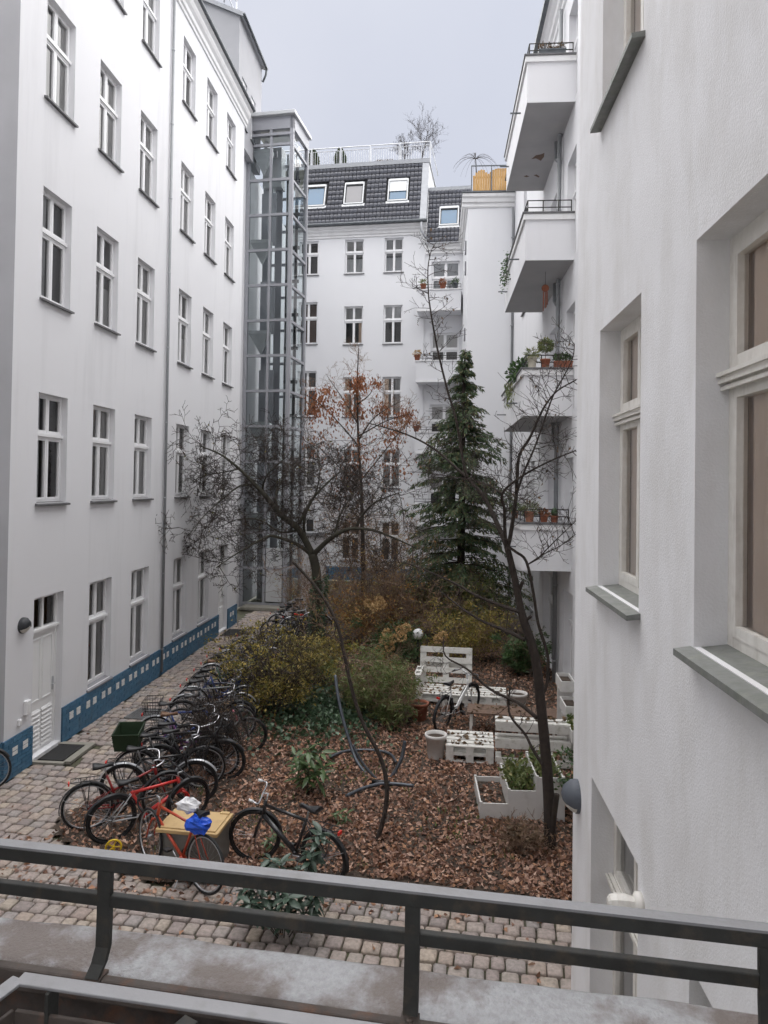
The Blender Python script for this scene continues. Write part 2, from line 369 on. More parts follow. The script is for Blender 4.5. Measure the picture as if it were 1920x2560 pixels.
# ------------------------------------------------------------------ walls, windows
def facade(mb, x0, x1, z0, z1, openings, depth=.2, y=0.0, mi=0):
    """front skin at local y with rectangular openings (x0, x1, z0, z1) and reveals going inwards"""
    xs = sorted({x0, x1, *[o[0] for o in openings], *[o[1] for o in openings]})
    zs = sorted({z0, z1, *[o[2] for o in openings], *[o[3] for o in openings]})
    xs = [q for q in xs if x0 <= q <= x1]; zs = [q for q in zs if z0 <= q <= z1]
    for j in range(len(zs) - 1):
        for i in range(len(xs) - 1):
            cx_ = (xs[i] + xs[i + 1]) / 2; cz_ = (zs[j] + zs[j + 1]) / 2
            if any(o[0] < cx_ < o[1] and o[2] < cz_ < o[3] for o in openings): continue
            mb.quad((xs[i], y, zs[j]), (xs[i + 1], y, zs[j]), (xs[i + 1], y, zs[j + 1]), (xs[i], y, zs[j + 1]), mi=mi)
    for a, b, c, d in openings:
        e = y + depth
        mb.quad((a, y, c), (a, y, d), (a, e, d), (a, e, c), mi=mi); mb.quad((b, y, d), (b, y, c), (b, e, c), (b, e, d), mi=mi)
        mb.quad((a, y, d), (b, y, d), (b, e, d), (a, e, d), mi=mi); mb.quad((b, y, c), (a, y, c), (a, e, c), (b, e, c), mi=mi)

_wc = {}
def window_meshes(w, h, style):
    key = (round(w, 3), round(h, 3), style)
    if key in _wc: return _wc[key]
    S = dict(left=('frame_white', .62, .042, .034), back=('frame_white', .62, .045, .036), old=('frame_old', .655, .06, .05), door=('frame_white', .68, .045, .05), dark=('lift_grey', .55, .05, .045), plain=('frame_white', None, .06, .05))[style]
    mt, tr, ow, sw = S
    fr = MB(); T = .07
    fr.box(0, ow, 0, T, 0, h); fr.box(w - ow, w, 0, T, 0, h); fr.box(ow, w - ow, 0, T, 0, ow * 1.25); fr.box(ow, w - ow, 0, T, h - ow, h)
    lights = []
    zt = h * tr if tr else None
    rows = [(ow * 1.25, zt - .055), (zt + .055, h - ow)] if tr else [(ow * 1.25, h - ow)]
    cols = [(ow, w / 2 - .02), (w / 2 + .02, w - ow)]
    if tr:
        fr.box(ow, w - ow, -.015, T, zt - .055, zt + .055)
        fr.box(.0, w, -.045, -.015, zt - .02, zt + .035)           # weather bar
        if style == 'old':
            for k in range(3): fr.box(.0, w, -.045 - .012 * k, -.03 - .012 * k, zt - .06 + .035 * k, zt - .04 + .035 * k)
    for r0, r1 in rows:
        fr.box(w / 2 - .02, w / 2 + .02, -.012, T, r0, r1)
        for c0, c1 in cols:
            y0 = .006; y1 = .05
            fr.box(c0, c0 + sw, y0 - .012, y1, r0, r1); fr.box(c1 - sw, c1, y0 - .012, y1, r0, r1)
            fr.box(c0 + sw, c1 - sw, y0 - .012, y1, r0, r0 + sw * 1.15); fr.box(c0 + sw, c1 - sw, y0 - .012, y1, r1 - sw, r1)
            lights.append((c0 + sw, c1 - sw, r0 + sw * 1.15, r1 - sw))
    fm = fr.mesh('window', mt)
    panes = []
    for a, b, c, d in lights:
        p = MB().quad((a, .03, c), (b, .03, c), (b, .03, d), (a, .03, d)); panes.append(p.mesh('pane', 'pane_glass'))
    _wc[key] = (fm, panes); return _wc[key]
_rc = {}
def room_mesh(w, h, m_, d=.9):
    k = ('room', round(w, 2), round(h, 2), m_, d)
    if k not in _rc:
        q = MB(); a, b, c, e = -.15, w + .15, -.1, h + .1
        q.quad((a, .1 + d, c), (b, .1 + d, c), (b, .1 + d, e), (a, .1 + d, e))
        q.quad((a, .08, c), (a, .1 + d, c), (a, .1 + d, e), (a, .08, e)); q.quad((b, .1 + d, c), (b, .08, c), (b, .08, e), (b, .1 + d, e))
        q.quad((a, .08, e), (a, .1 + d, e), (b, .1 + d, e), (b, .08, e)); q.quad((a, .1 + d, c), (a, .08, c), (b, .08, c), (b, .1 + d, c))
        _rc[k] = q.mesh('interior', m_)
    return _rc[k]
def curtain_mesh(x0, x1, z0, z1, m_, amp=.02, n=26):
    k = ('cur', round(x0, 2), round(x1, 2), round(z0, 2), round(z1, 2), m_)
    if k not in _rc:
        q = MB(); vs_ = []; fs = []
        for i in range(n + 1):
            x = x0 + (x1 - x0) * i / n; y = .075 + amp * math.sin(i * 1.9) + amp * .5 * math.sin(i * .73 + 1)
            vs_ += [(x, y, z0), (x, y, z1)]
        for i in range(n): fs.append((2 * i, 2 * i + 2, 2 * i + 3, 2 * i + 1))
        q.add(vs_, fs); _rc[k] = q.mesh('curtain', m_, True)
    return _rc[k]
def window(parent, x0, x1, z0, z1, depth=.2, style='left', room='room_mid', curtain=None, sill='sill_dark', sill_out=.07, y=0.0, label=None):
    w, h = x1 - x0, z1 - z0
    fm, panes = window_meshes(w, h, style)
    o = link('window', fm, parent, (x0, y + depth - .01, z0))
    if label: o['label'] = label
    for p in panes: link('pane', p, o)
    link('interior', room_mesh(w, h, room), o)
    if curtain:
        for (a, b, c, d, cm) in curtain: link('curtain', curtain_mesh(a * w, b * w, c * h, d * h, cm), o)
    if sill:
        k = ('sill', round(w, 2), sill, sill_out, round(depth, 2))
        if k not in _rc:
            q = MB(); a, b = -.045, w + .045; yb = .01; yf = -depth + .01 - sill_out
            q.add([(0, yb, .02), (w, yb, .02), (w, -depth + .01, -.005), (b, -depth + .01, -.005), (b, yf, -.02), (a, yf, -.02), (a, -depth + .01, -.005), (0, -depth + .01, -.005)], [(0, 7, 2, 1), (7, 6, 5, 4, 3, 2)])
            q.quad((a, yf, -.02), (a, yf, -.055), (b, yf, -.055), (b, yf, -.02))
            q.quad((a, yf, -.055), (a, -depth + .013, -.045), (b, -depth + .013, -.045), (b, yf, -.055))
            q.add([(a, yf, -.02), (a, -depth + .01, -.005), (a, -depth + .01, -.045), (a, yf, -.055)], [(0, 1, 2, 3)])
            q.add([(b, yf, -.02), (b, -depth + .01, -.005), (b, -depth + .01, -.045), (b, yf, -.055)], [(3, 2, 1, 0)])
            _rc[k] = q.mesh('sill', sill)
        link('sill', _rc[k], o)
    return o

def cornice(parent, x0, x1, z, prof, m_='moulding', name='cornice', ret0=0.0, ret1=0.0):
    """prof: [(out, dz)] outline below-to-top; extruded along local x"""
    poly = [(.02, z + prof[0][1])] + [(-o_, z + dz) for o_, dz in prof] + [(.02, z + prof[-1][1])]
    mb = MB(); mb.prism(poly, x0, x1, axis='x'); return mb.build(name, m_, parent)
PROF = [(.02, 0), (.04, .02), (.04, .10), (.08, .14), (.09, .26), (.15, .34), (.18, .42), (.18, .50), (.24, .56), (.26, .66)]
def pipe(parent, pts, r=.045, name='downpipe', m_='pipe_grey', brackets=True):
    mb = MB(); mb.tube(pts, r, 10)
    o = mb.build(name, m_, parent, True)
    if brackets:
        a, b = Vector(pts[0]), Vector(pts[-1])
        k = max(2, int((b - a).length / 2))
        br = MB()
        for i in range(k + 1):
            p = a.lerp(b, (i + .3) / (k + 1)); br.tube([p - Vector((0, 0, .015)), p + Vector((0, 0, .015))], r * 1.18, 10)
        br.build('pipe_bracket', 'zinc', o, True)
    return o

# ------------------------------------------------------------------ left building (wall runs along +Y at X = -6.96)
LX, LY0, LY1 = -6.96, 11.09, 24.4
left = thing('apartment_building', 'long white apartment building with blue brick base beside the bicycle path', 'building', (LX, LY0, 0), R(90))
cols = [11.88, 13.85, 15.82, 18.42, 20.38, 22.36]; WW = .98
rows = [(4.51, 6.45), (8.11, 10.08), (11.66, 13.51), (15.13, 16.91)]
ops = []
for c in cols:
    a = c - LY0
    for z0, z1 in rows: ops.append((a, a + WW, z0, z1))
gops = []
for i, c in enumerate(cols):
    a = c - LY0
    gops.append((a, a + WW, 0.06 if i in (0, 5) else .72, 2.85))
LEN = LY1 - LY0
mb = MB(); facade(mb, 0, LEN, 0, 17.45, ops + gops, .15)
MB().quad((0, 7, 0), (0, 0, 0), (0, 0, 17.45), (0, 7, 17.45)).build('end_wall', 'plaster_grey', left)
mb.quad((LEN, 0, 0), (LEN, 7, 0), (LEN, 7, 17.45), (LEN, 0, 17.45))
mb.quad((0, 7, 0), (0, 7, 17.45), (LEN, 7, 17.45), (LEN, 7, 0))
mb.build('wall', 'plaster', left)
WV = random.Random(5)
for i, (a, b, z0, z1) in enumerate(ops):
    v = WV.random(); rm = WV.choice(('room_mid', 'room_mid', 'room'))
    if v < .42: cur = [(.04, .96, .03, .97, 'curtain_grey')]
    elif v < .6: cur = [(.04, WV.uniform(.25, .4), .03, .97, 'curtain_grey'), (WV.uniform(.62, .75), .96, .03, .97, 'curtain_grey')]
    elif v < .7: cur = [(.04, WV.uniform(.3, .5), .03, .97, 'curtain_white')]
    elif v < .82: cur = [(.04, .96, WV.uniform(.45, .75), .97, 'curtain_white')]
    elif v < .92: cur = [(.04, .96, .03, WV.uniform(.3, .58), 'curtain_grey')]
    else: cur = None
    window(left, a, b, z0, z1, .13, 'left', rm, cur)
for i, (a, b, z0, z1) in enumerate(gops):
    if i in (0, 5): continue
    window(left, a, b, z0, z1, .13, 'left', 'room_mid', [(.04, .96, .03, .97, 'curtain_grey')], sill='shutter_grey', sill_out=.05)
cornice(left, -.3, LEN + .15, 17.45, PROF)
mb = MB(); mb.tube([(-.3, -.29, 18.1), (LEN + .2, -.29, 18.1)], .05, 8); mb.build('gutter', 'zinc_dark', left, True)
mb = MB(); mb.add([(-.3, -.27, 18.12), (LEN + .25, -.27, 18.12), (LEN + .25, 7, 19.0), (-.3, 7, 19.0), (-.3, -.27, 18.06), (LEN + .25, -.27, 18.06), (LEN + .25, 7, 17.5), (-.3, 7, 17.5)], [(0, 1, 2, 3), (4, 7, 6, 5), (0, 4, 5, 1), (0, 3, 7, 4), (1, 5, 6, 2)]); mb.build('roof', 'zinc_dark', left)
pipe(left, [(17.57 - LY0, -.06, .1), (17.57 - LY0, -.06, 17.3)], .036)
# blue brick plinth: 24 x 7 cm bricks with recessed joints, white bricks in groups of four
pl = MB(); PH = .65
spans = [(-.035, cols[0] - LY0 - .0), (cols[0] + WW - LY0, cols[5] - LY0), (cols[5] + WW - LY0, LEN)]
for s0, s1 in spans: pl.box(s0 + .002, s1 - .002, -.026, .03, 0, PH - .012)
pl.box(-.026, .03, -.02, 6.9, 0, PH - .012)
plinth = pl.build('plinth', 'blue_joint', left)
bk = MB(); whites = []
for g0 in np.arange(13.10, 24.2, .655):
    for dx in (0, .27):
        for zr in (5, 6): whites.append((round(g0 + dx - LY0, 3), zr))
bh = PH / 9
def white_hit(a, b, r):
    return [w for w in whites if w[1] == r and w[0] < b and w[0] + .145 > a]
WB = MB().box(0, .145, -.04, -.02, .004, bh - .006).mesh('white_brick', 'white_brick')
for s0, s1 in spans:
    for r in range(9):
        x = s0 - (.125 if r % 2 else 0)
        while x < s1:
            a, b = max(x, s0) + .004, min(x + .25, s1) - .004; x += .25
            if b - a < .02: continue
            hit = white_hit(a, b, r)
            segs = [(a, b)]
            for w in hit:
                ns = []
                for p, q in segs:
                    if w[0] >= q or w[0] + .145 <= p: ns.append((p, q)); continue
                    if w[0] - .006 > p + .01: ns.append((p, w[0] - .006))
                    if w[0] + .151 < q - .01: ns.append((w[0] + .151, q))
                segs = ns
            for p, q in segs:
                pr = random.uniform(-.002, .003)
                bk.box(p, q, -.036 - pr, -.02, r * bh + .004, (r + 1) * bh - .004, rnd=random.random())
for r in range(9):                       # return side facing the passage
    y = 0 - (.125 if r % 2 else 0)
    while y < 6.8:
        bk.box(-.036, -.02, max(y, -.03) + .004, y + .246, r * bh + .004, (r + 1) * bh - .004, rnd=random.random()); y += .25
tag(bk.build('brickwork', 'blue_brick', plinth), kind='stuff')
nw = 0
for wx, r in whites:
    if any(s0 < wx and wx + .145 < s1 for s0, s1 in spans):
        link('white_brick', WB, plinth, (wx, 0, r * bh))
for wx in (11.28 - LY0, 11.58 - LY0):
    for r in (5, 6): link('white_brick', WB, plinth, (wx, 0, r * bh))
# plank-like cap of the plinth
cp = MB()
for s0, s1 in spans: cp.box(s0 + .001, s1 - .001, -.034, .03, PH - .012, PH + .012)
cp.build('plinth_cap', 'blue_joint', plinth)

def panel_door(parent, x0, x1, z0, z1, depth, label=None):
    """white door with glazed top light, two panels and louvres below"""
    w, h = x1 - x0, z1 - z0
    f = MB(); t = .06
    zt = h * .775
    f.box(0, t, 0, .08, 0, h); f.box(w - t, w, 0, .08, 0, h); f.box(t, w - t, 0, .08, h - t, h); f.box(t, w - t, -.02, .08, zt - .06, zt + .05)
    f.box(w / 2 - .03, w / 2 + .03, 0, .07, zt + .05, h - t)
    f.box(0.0, w, -.05, -.02, zt + .0, zt + .04)
    d = link('door', f.mesh('door', 'door_paint'), parent, (x0, depth - .02, z0))
    if label: d['label'] = label
    l = MB(); l.box(t, w - t, .015, .05, .0, zt - .06)
    for c0, c1 in ((t + .08, w / 2 - .04), (w / 2 + .04, w - t - .08)):
        for a, b in ((c0, c0 + .02), (c1 - .02, c1)): l.box(a, b, .0, .015, zt * .42, zt - .14)
        l.box(c0 + .02, c1 - .02, .0, .015, zt * .42, zt * .42 + .02); l.box(c0 + .02, c1 - .02, .0, .015, zt - .16, zt - .14)
    l.build('door_leaf', 'door_paint', d)
    for c0, c1 in ((t + .07, w / 2 - .03), (w / 2 + .03, w - t - .07)):
        for k in range(9):
            z = .08 + k * .078
            q = MB(); q.add([(c0, .014, z + .05), (c1, .014, z + .05), (c1, -.012, z), (c0, -.012, z), (c0, -.012, z - .012), (c1, -.012, z - .012), (c1, .014, z - .012), (c0, .014, z - .012)], [(0, 3, 2, 1), (3, 4, 5, 2), (4, 7, 6, 5), (0, 7, 4, 3), (1, 2, 5, 6)])
            q.build('louvre', 'door_paint', d)
    for a, b in ((t, w / 2 - .03), (w / 2 + .03, w - t)):
        MB().quad((a, .04, zt + .05), (b, .04, zt + .05), (b, .04, h - t), (a, .04, h - t)).build('pane', 'pane_glass', d)
    link('interior', room_mesh(w, h, 'room'), d)
    hd = MB(); hd.box(w - t - .07, w - t - .03, -.01, .015, .98, 1.22); hd.tube([(w - t - .05, 0, 1.1), (w - t - .05, -.05, 1.1), (w - t - .17, -.055, 1.1)], .011, 6)
    hd.build('handle', 'galv', d)
    return d
panel_door(left, gops[0][0], gops[0][1], .06, 2.85, .14)
panel_door(left, gops[5][0], gops[5][1], .06, 2.85, .14)

def wall_lamp(loc, rotz, r, label, m_='lamp_black'):
    t = thing('wall_lamp', label, 'lamp', loc, rotz)
    Mx = Matrix.Rotation(R(90), 4, 'X')
    b = MB(); prof = [(r, 0), (r, .03), (r * .97, .06), (r * .86, r * .55), (r * .62, r * .85), (r * .3, r * .99), (.001, r * 1.02)]
    b.lathe(prof, 24, Mx, a0=R(-25), a1=R(205)); b.build('hood', m_, t, True)
    l = MB(); prof2 = [(r * .96, .0), (r * .93, .05), (r * .82, r * .5), (r * .58, r * .78), (r * .28, r * .9), (.001, r * .93)]
    l.lathe(prof2, 24, Mx); l.build('lens', 'lamp_lens', t, True)
    k = MB(); k.lathe([(.001, -.004), (r * 1.0, -.004), (r * 1.0, .03), (r * .9, .031)], 24, Mx); k.build('base_ring', m_, t, True)
    return t
wall_lamp((LX - .0, 11.54, 2.46), R(90), .135, 'round black hooded lamp on the left wall beside the louvred door')
t = thing('meter_box', 'small white box fixed low on the wall between the black lamp and the door', 'box', (LX, 11.62, 0), R(90))
o = MB().box(0, .13, -.07, 0, .92, 1.16).build('case', 'frame_white', t); bevel(o, .012)
MB().box(.03, .10, -.074, -.068, .96, 1.1).build('cover', 'door_paint', t)
t = thing('wall_socket', 'tiny white socket on the wall below the small white box', 'socket', (LX, 11.45, 0), R(90))
o = MB().box(0, .08, -.045, 0, .80, .90).build('case', 'frame_white', t); bevel(o, .01)
MB().box(.015, .065, -.05, -.044, .82, .88).build('flap', 'door_paint', t)
t = thing('door_mat', 'black door mat in a stone threshold at the louvred door', 'mat', (LX + .06, 11.95, 0), 0)
bevel(MB().box(0, .46, .05, .80, .02, .045).build('mat_pad', 'mat_black', t), .008)
MB().box(-.06, .50, -.05, .04, -.02, .03).box(.47, .60, .045, .82, -.02, .03).box(-.06, .60, .83, .95, -.02, .03).build('threshold', 'kerb_stone', t)

# ------------------------------------------------------------------ stair tower between left building and lift
stair = thing('stair_tower', 'tall pale grey stairwell block rising above the roof behind the glass lift', 'building', (-7.75, 24.4, 0), R(90))
mb = MB(); sops = [(1.0, 2.3, z, z + 2.35) for z in (2.9, 6.2, 9.85, 13.45)]
facade(mb, -.0, 12, 0, 17.6, sops + [(1.1, 2.1, .1, 2.3)], .12)
mb.build('wall', 'plaster', stair)
for a, b, c, d in sops: window(stair, a, b, c, d, .1, 'dark', 'room', None, sill='zinc_dark', sill_out=.03)
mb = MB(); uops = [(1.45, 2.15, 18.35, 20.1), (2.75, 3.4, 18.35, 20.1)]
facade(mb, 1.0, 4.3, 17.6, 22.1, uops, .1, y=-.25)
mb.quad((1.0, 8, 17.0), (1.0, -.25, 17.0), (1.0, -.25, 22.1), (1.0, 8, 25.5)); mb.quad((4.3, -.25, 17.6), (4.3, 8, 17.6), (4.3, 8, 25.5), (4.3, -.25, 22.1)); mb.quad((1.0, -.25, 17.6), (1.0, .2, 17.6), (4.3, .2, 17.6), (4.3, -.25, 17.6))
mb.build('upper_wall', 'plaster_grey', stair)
for a, b, c, d in uops: window(stair, a, b, c, d, .06, 'plain', 'room_mid', [(.04, .96, .03, .97, 'curtain_white')], sill='zinc_dark', sill_out=.05, y=-.25)
mb = MB(); mb.add([(.9, -.40, 22.0), (4.38, -.40, 22.0), (4.38, 8, 25.6), (.9, 8, 25.6), (.9, -.40, 22.16), (4.38, -.40, 22.16), (4.38, 8, 25.78), (.9, 8, 25.78)], [(0, 3, 2, 1), (4, 5, 6, 7), (0, 1, 5, 4), (1, 2, 6, 5), (2, 3, 7, 6), (3, 0, 4, 7)])
mb.build('roof', 'zinc', stair)
mb = MB(); mb.tube([(.9, -.44, 22.08), (4.42, -.44, 22.08)], .05, 8); mb.tube([(4.36, -.44, 22.08), (4.36, -.40, 21.8), (4.30, -.30, 21.5)], .045, 8); mb.build('gutter', 'zinc_dark', stair, True)
mb = MB(); rz = lambda y_: 22.22 + (y_ + .3) * .437
for x, y in ((.85, .3), (.85, 1.6), (.85, 2.9), (2.4, .3)): mb.tube([(x, y, rz(y)), (x, y, rz(y) + 1.1)], .025, 6)
for hz in (.55, 1.1): mb.tube([(.85, 2.9, rz(2.9) + hz), (.85, .3, rz(.3) + hz), (2.4, .3, rz(.3) + hz)], .022, 6)
mb.build('roof_rail', 'galv', stair, True)

# ------------------------------------------------------------------ glass lift tower
lift = thing('lift_tower', 'free standing glass lift tower with grey steel frame at the end of the path', 'lift', (-7.74, 27.52, 0), R(-6.5))
LW, LD, LH = 1.92, 2.05, 19.35
def post(x, y, w=.14, h=LH): MB().box(x, x + w, y, y + w, 0, h).build('post', 'lift_grey', lift)
post(0, 0); post(LW - .14, 0, .14); post(0, LD - .14); post(LW - .14, LD - .14)
MB().box(.95, 1.05, .02, .12, 0, LH).build('mullion', 'lift_grey', lift)
levels = [.1 + 1.392 * k for k in range(14)]
for z in levels:
    MB().box(.14, .95, .01, .11, z, z + .10).box(1.05, LW - .14, .01, .11, z, z + .10).build('beam', 'lift_grey', lift)
    MB().box(LW - .12, LW - .02, .14, LD - .14, z - .02, z + .08).build('beam', 'lift_grey', lift)
    MB().box(.14, LW - .14, LD - .11, LD - .01, z, z + .10).build('beam', 'lift_grey', lift)
    if z > 1.2 and z + 1.39 < LH: MB().box(1.15, LW - .2, LD - .5, LD - .42, z + .55, z + .68).build('crossbar', 'lift_dark', lift)
zz = levels + [LH - .75]
for i in range(len(zz) - 1):
    a, b = zz[i] + .10, zz[i + 1]
    for x0, x1 in ((.14, .95), (1.05, LW - .14)):
        MB().quad((x0, .06, a), (x1, .06, a), (x1, .06, b), (x0, .06, b)).build('pane', 'lift_glass', lift)
    MB().quad((LW - .07, .14, a), (LW - .07, LD - .14, a), (LW - .07, LD - .14, b), (LW - .07, .14, b)).build('pane', 'lift_glass', lift)
    MB().quad((.14, LD - .06, a), (LW - .14, LD - .06, a), (LW - .14, LD - .06, b), (.14, LD - .06, b)).build('pane', 'lift_glass', lift)
MB().box(0.0, LW, -.012, .16, LH - .75, LH - .65).box(.0, LW, .0, .14, LH - .5, LH).box(.95, 1.05, .01, .1, LH - .65, LH - .5).box(LW - .13, LW + .006, .16, LD, LH - .5, LH).build('fascia', 'lift_grey', lift)
o = MB().box(-.12, LW + .1, -.16, LD + .1, LH, LH + .15).build('roof_cap', 'lift_light', lift); bevel(o, .02)
# inside: shaft wall with doors, landings, guide rails, cables
for k in range(5):
    z = 3.55 + 3.62 * k
    q = MB(); q.box(.16, .93, .14, .55, z, z + .13); q.build('landing', 'lift_light', lift)
    q = MB(); q.add([(.16, .16, z), (.93, .16, z), (.93, .55, z), (.16, .55, z), (.54, .5, z - .8)], [(0, 1, 4), (1, 2, 4), (2, 3, 4), (3, 0, 4)]); q.build('landing_bracket', 'lift_light', lift)
    MB().box(.3, .92, .95, 1.0, z + .15, min(z + 2.3, LH - .9)).build('shaft_door', 'lift_grey', lift)
for x in (1.2, 1.30, 1.42, 1.62, 1.70): MB().box(x, x + (.035 if x != 1.62 else .06), LD - .6 - (x - 1.2) * .3, LD - .55 - (x - 1.2) * .3, .1, LH - 1.3).build('guide_rail', 'lift_dark', lift)
MB().tube([(1.36, 1.2, .2), (1.36, 1.2, LH - 1.2)], .012, 5).tube([(1.5, 1.2, .2), (1.5, 1.2, LH - 1.2)], .012, 5).build('cable', 'silver', lift)
MB().box(1.12, 1.2, LD - .45, LD - .4, .1, LH - .8).box(1.5, 1.56, LD - .45, LD - .4, .1, LH - .8).build('guide_rail', 'lift_light', lift)
MB().box(.2, .5, 1.6, 1.7, .1, LH - 1).box(.6, .9, 1.75, 1.8, .1, LH - 1).build('shaft_panel', 'lift_grey', lift)
MB().box(.15, .95, 1.4, 1.95, LH - 2.2, LH - .55).build('machine_housing', 'lift_light', lift)
MB().box(1.08, LW - .18, .03, .09, .25, 2.35).build('lift_door', 'lift_light', lift)
o = MB().box(.3, LW + .15, -.65, -.02, 0, .13).build('step', 'kerb_stone', lift); bevel(o, .02)
# pale lobby wall beside the lift
t = thing('lobby_wall', 'pale pink lobby wall panel to the right of the lift door', 'wall', (-5.72, 29.4, 0), R(-6.5))
MB().box(0, 1.1, 0, .15, 0, 2.75).build('panel', 'plaster', t); MB().box(-.05, 1.2, -.15, .3, 2.75, 2.85).build('coping', 'zinc', t)

# ------------------------------------------------------------------ back building
BA = R(-5.36)
back = thing('apartment_building', 'white apartment building with black tiled mansard roof at the end of the yard', 'building', (-7.6, 36.2, 0), BA)
bx = lambda X: (X + 7.6) / math.cos(BA)
bcols = [(-7.3, -6.29), (-4.9, -3.92), (-2.86, -1.90)]
brow = [(15.63, 17.38), (12.0, 13.95), (8.3, 10.32), (4.7, 6.62), (1.0, 3.0)]
brow1 = [(15.63, 17.38), (12.05, 14.22), (8.3, 10.66), (4.7, 6.9), (1.0, 3.1)]
bops = []
for ci, (a, b) in enumerate(bcols):
    for (z0, z1) in (brow1 if ci == 0 else brow): bops.append((bx(a), bx(b), z0, z1))
BX1 = bx(-.8)
mb = MB(); facade(mb, -1.2, BX1, 0, 17.7, bops, .16)
mb.quad((BX1, 0, 0), (BX1, 3, 0), (BX1, 3, 17.7), (BX1, 0, 17.7))
mb.build('wall', 'plaster_far', back)
for i, (a, b, z0, z1) in enumerate(bops):
    ci, ri = divmod(i, 5)
    cur = None; rm = 'room'
    if ri == 0 and ci > 0: cur = [(.03, .97, .02, .45, 'curtain_white'), (.03, .97, .5, .98, 'curtain_grey')]; rm = 'room_mid'
    elif ri == 1 and ci == 2: cur = [(.03, .97, .64, .98, 'curtain_white')]
    elif ri == 1 and ci == 1: cur = [(.03, .97, .64, .98, 'curtain_grey'), (.75, .97, .02, .6, 'curtain_tan')]
    elif ri == 1: rm = 'room_brown'
    elif ri == 2 and ci == 0: rm = 'room'
    elif ri == 2: cur = [(.03, .3, .02, .98, 'curtain_tan'), (.65, .97, .02, .98, 'curtain_grey')]; rm = 'room_mid'
    elif ri == 3: cur = [(.03, .97, .02, .98, 'curtain_grey')]; rm = 'room_brown'
    window(back, a, b, z0, z1, .14, 'back', rm, cur, sill='sill_dark', sill_out=.06)
cornice(back, -1.2, BX1 + .1, 17.45, [(.02, 0), (.05, .03), (.05, .12), (.10, .15), (.12, .26), (.2, .32), (.22, .40), (.30, .44), (.32, .52)])
mb = MB(); mb.tube([(-1.2, -.4, 18.06), (BX1 + .12, -.4, 18.06)], .085, 8); mb.box(-1.2, BX1 + .1, -.36, .1, 17.975, 18.03); mb.build('gutter', 'zinc_dark', back, True)
# plinth (blue) seen through the shrubs
mb = MB()
for r in range(9):
    x = -1.2 - (.125 if r % 2 else 0)
    while x < BX1 - .1: mb.box(x + .004, min(x + .246, BX1), -.03, .02, r * .075 + .004, r * .075 + .071, rnd=random.random()); x += .25
tag(mb.build('brickwork', 'blue_brick', back), kind='stuff')

# S-shaped roof tile, shared by every tile object
def tile_mesh(w, h):
    q = MB(); n = 8; top = []; prof = []
    for i in range(n + 1):
        u = i / n; y = (.0, .032, .036, .038, .038, .036, .034, .028, .0)[i]
        prof.append((u * w * .99, y))
    vs_ = []
    for (x, y) in prof: vs_ += [(x, -y - .034, 0), (x, -y, h * 1.06), (x, -y + .012, 0)]
    fs = []
    for i in range(n): fs += [(3 * i, 3 * i + 3, 3 * i + 4, 3 * i + 1), (3 * i, 3 * i + 2, 3 * i + 5, 3 * i + 3)]
    q.add(vs_, fs); return q.mesh('roof_tile', 'roof_tile', True)
def mansard(parent, x0, x1, z0, z1, y0, y1, nx, nz, holes, name='roof'):
    """tiled slope from (y0, z0) up to (y1, z1); every tile its own object; holes (x0,x1,s0,s1) in slope metres"""
    L_ = math.hypot(y1 - y0, z1 - z0); ang = math.atan2(y1 - y0, z1 - z0)
    q = MB(); q.quad((x0, 0.015, 0), (x1, 0.015, 0), (x1, 0.015, L_), (x0, 0.015, L_))
    ro = q.build(name, 'roof_under', parent, loc=(0, y0, z0)); ro.rotation_euler = (-ang, 0, 0)
    tw, th = (x1 - x0) / nx, L_ / nz; tm = tile_mesh(tw, th)
    for j in range(nz):
        for i in range(nx):
            cx_, cs = x0 + (i + .5) * tw, (j + .5) * th
            if any(a - tw * .35 < cx_ < b + tw * .35 and c - th * .3 < cs < d + th * .3 for a, b, c, d in holes): continue
            link('tile', tm, ro, (x0 + i * tw + random.uniform(-.004, .004), random.uniform(-.004, .003), j * th), (0, random.uniform(-.008, .008), 0))
    return ro, L_
def skylight(ro, a, b, c, d, pane='sky_reflection_pane', blind=0.0):
    w, h = b - a, d - c
    q = MB(); q.box(0, .06, -.09, .02, 0, h); q.box(w - .06, w, -.09, .02, 0, h); q.box(.06, w - .06, -.09, .02, 0, .06); q.box(.06, w - .06, -.11, .02, h - .12, h)
    s = q.build('skylight', 'lift_light', ro, loc=(a, 0, c))
    q = MB(); q.box(.06, .10, -.06, .0, .06, h - .12); q.box(w - .10, w - .06, -.06, .0, .06, h - .12); q.box(.10, w - .10, -.06, .0, .06, .10); q.box(.10, w - .10, -.06, .0, h - .18, h - .12)
    q.build('sash', 'lift_dark', s)
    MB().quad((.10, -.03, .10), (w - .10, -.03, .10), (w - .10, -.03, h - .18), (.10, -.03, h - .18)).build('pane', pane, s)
    if blind: MB().box(.08, w - .08, -.075, -.062, h - .12 - blind, h - .06).build('shutter', 'lift_light', s)
    q = MB(); n = 12
    vs_ = []
    for i in range(n + 1): vs_ += [(-.08 + (w + .16) * i / n, -.05 - .018 * (i % 2), -.14), (-.08 + (w + .16) * i / n, -.05, .0)]
    q.add(vs_, [(2 * i, 2 * i + 2, 2 * i + 3, 2 * i + 1) for i in range(n)]); q.build('flashing', 'lift_light', s)
zof = lambda z: (z - 18.08) / (21.45 - 18.08) * 3.52
rh = [(bx(-7.05), bx(-6.0), 1.12, 2.42), (bx(-5.02), bx(-4.0), 1.15, 2.45), (bx(-2.75), bx(-1.72), 1.2, 2.52)]
ro, _ = mansard(back, .3, bx(-1.05), 18.08, 21.45, -.32, .70, 31, 12, rh)
skylight(ro, *rh[0]); skylight(ro, *rh[1], pane='sky_pane_grey'); skylight(ro, *rh[2], blind=.62)
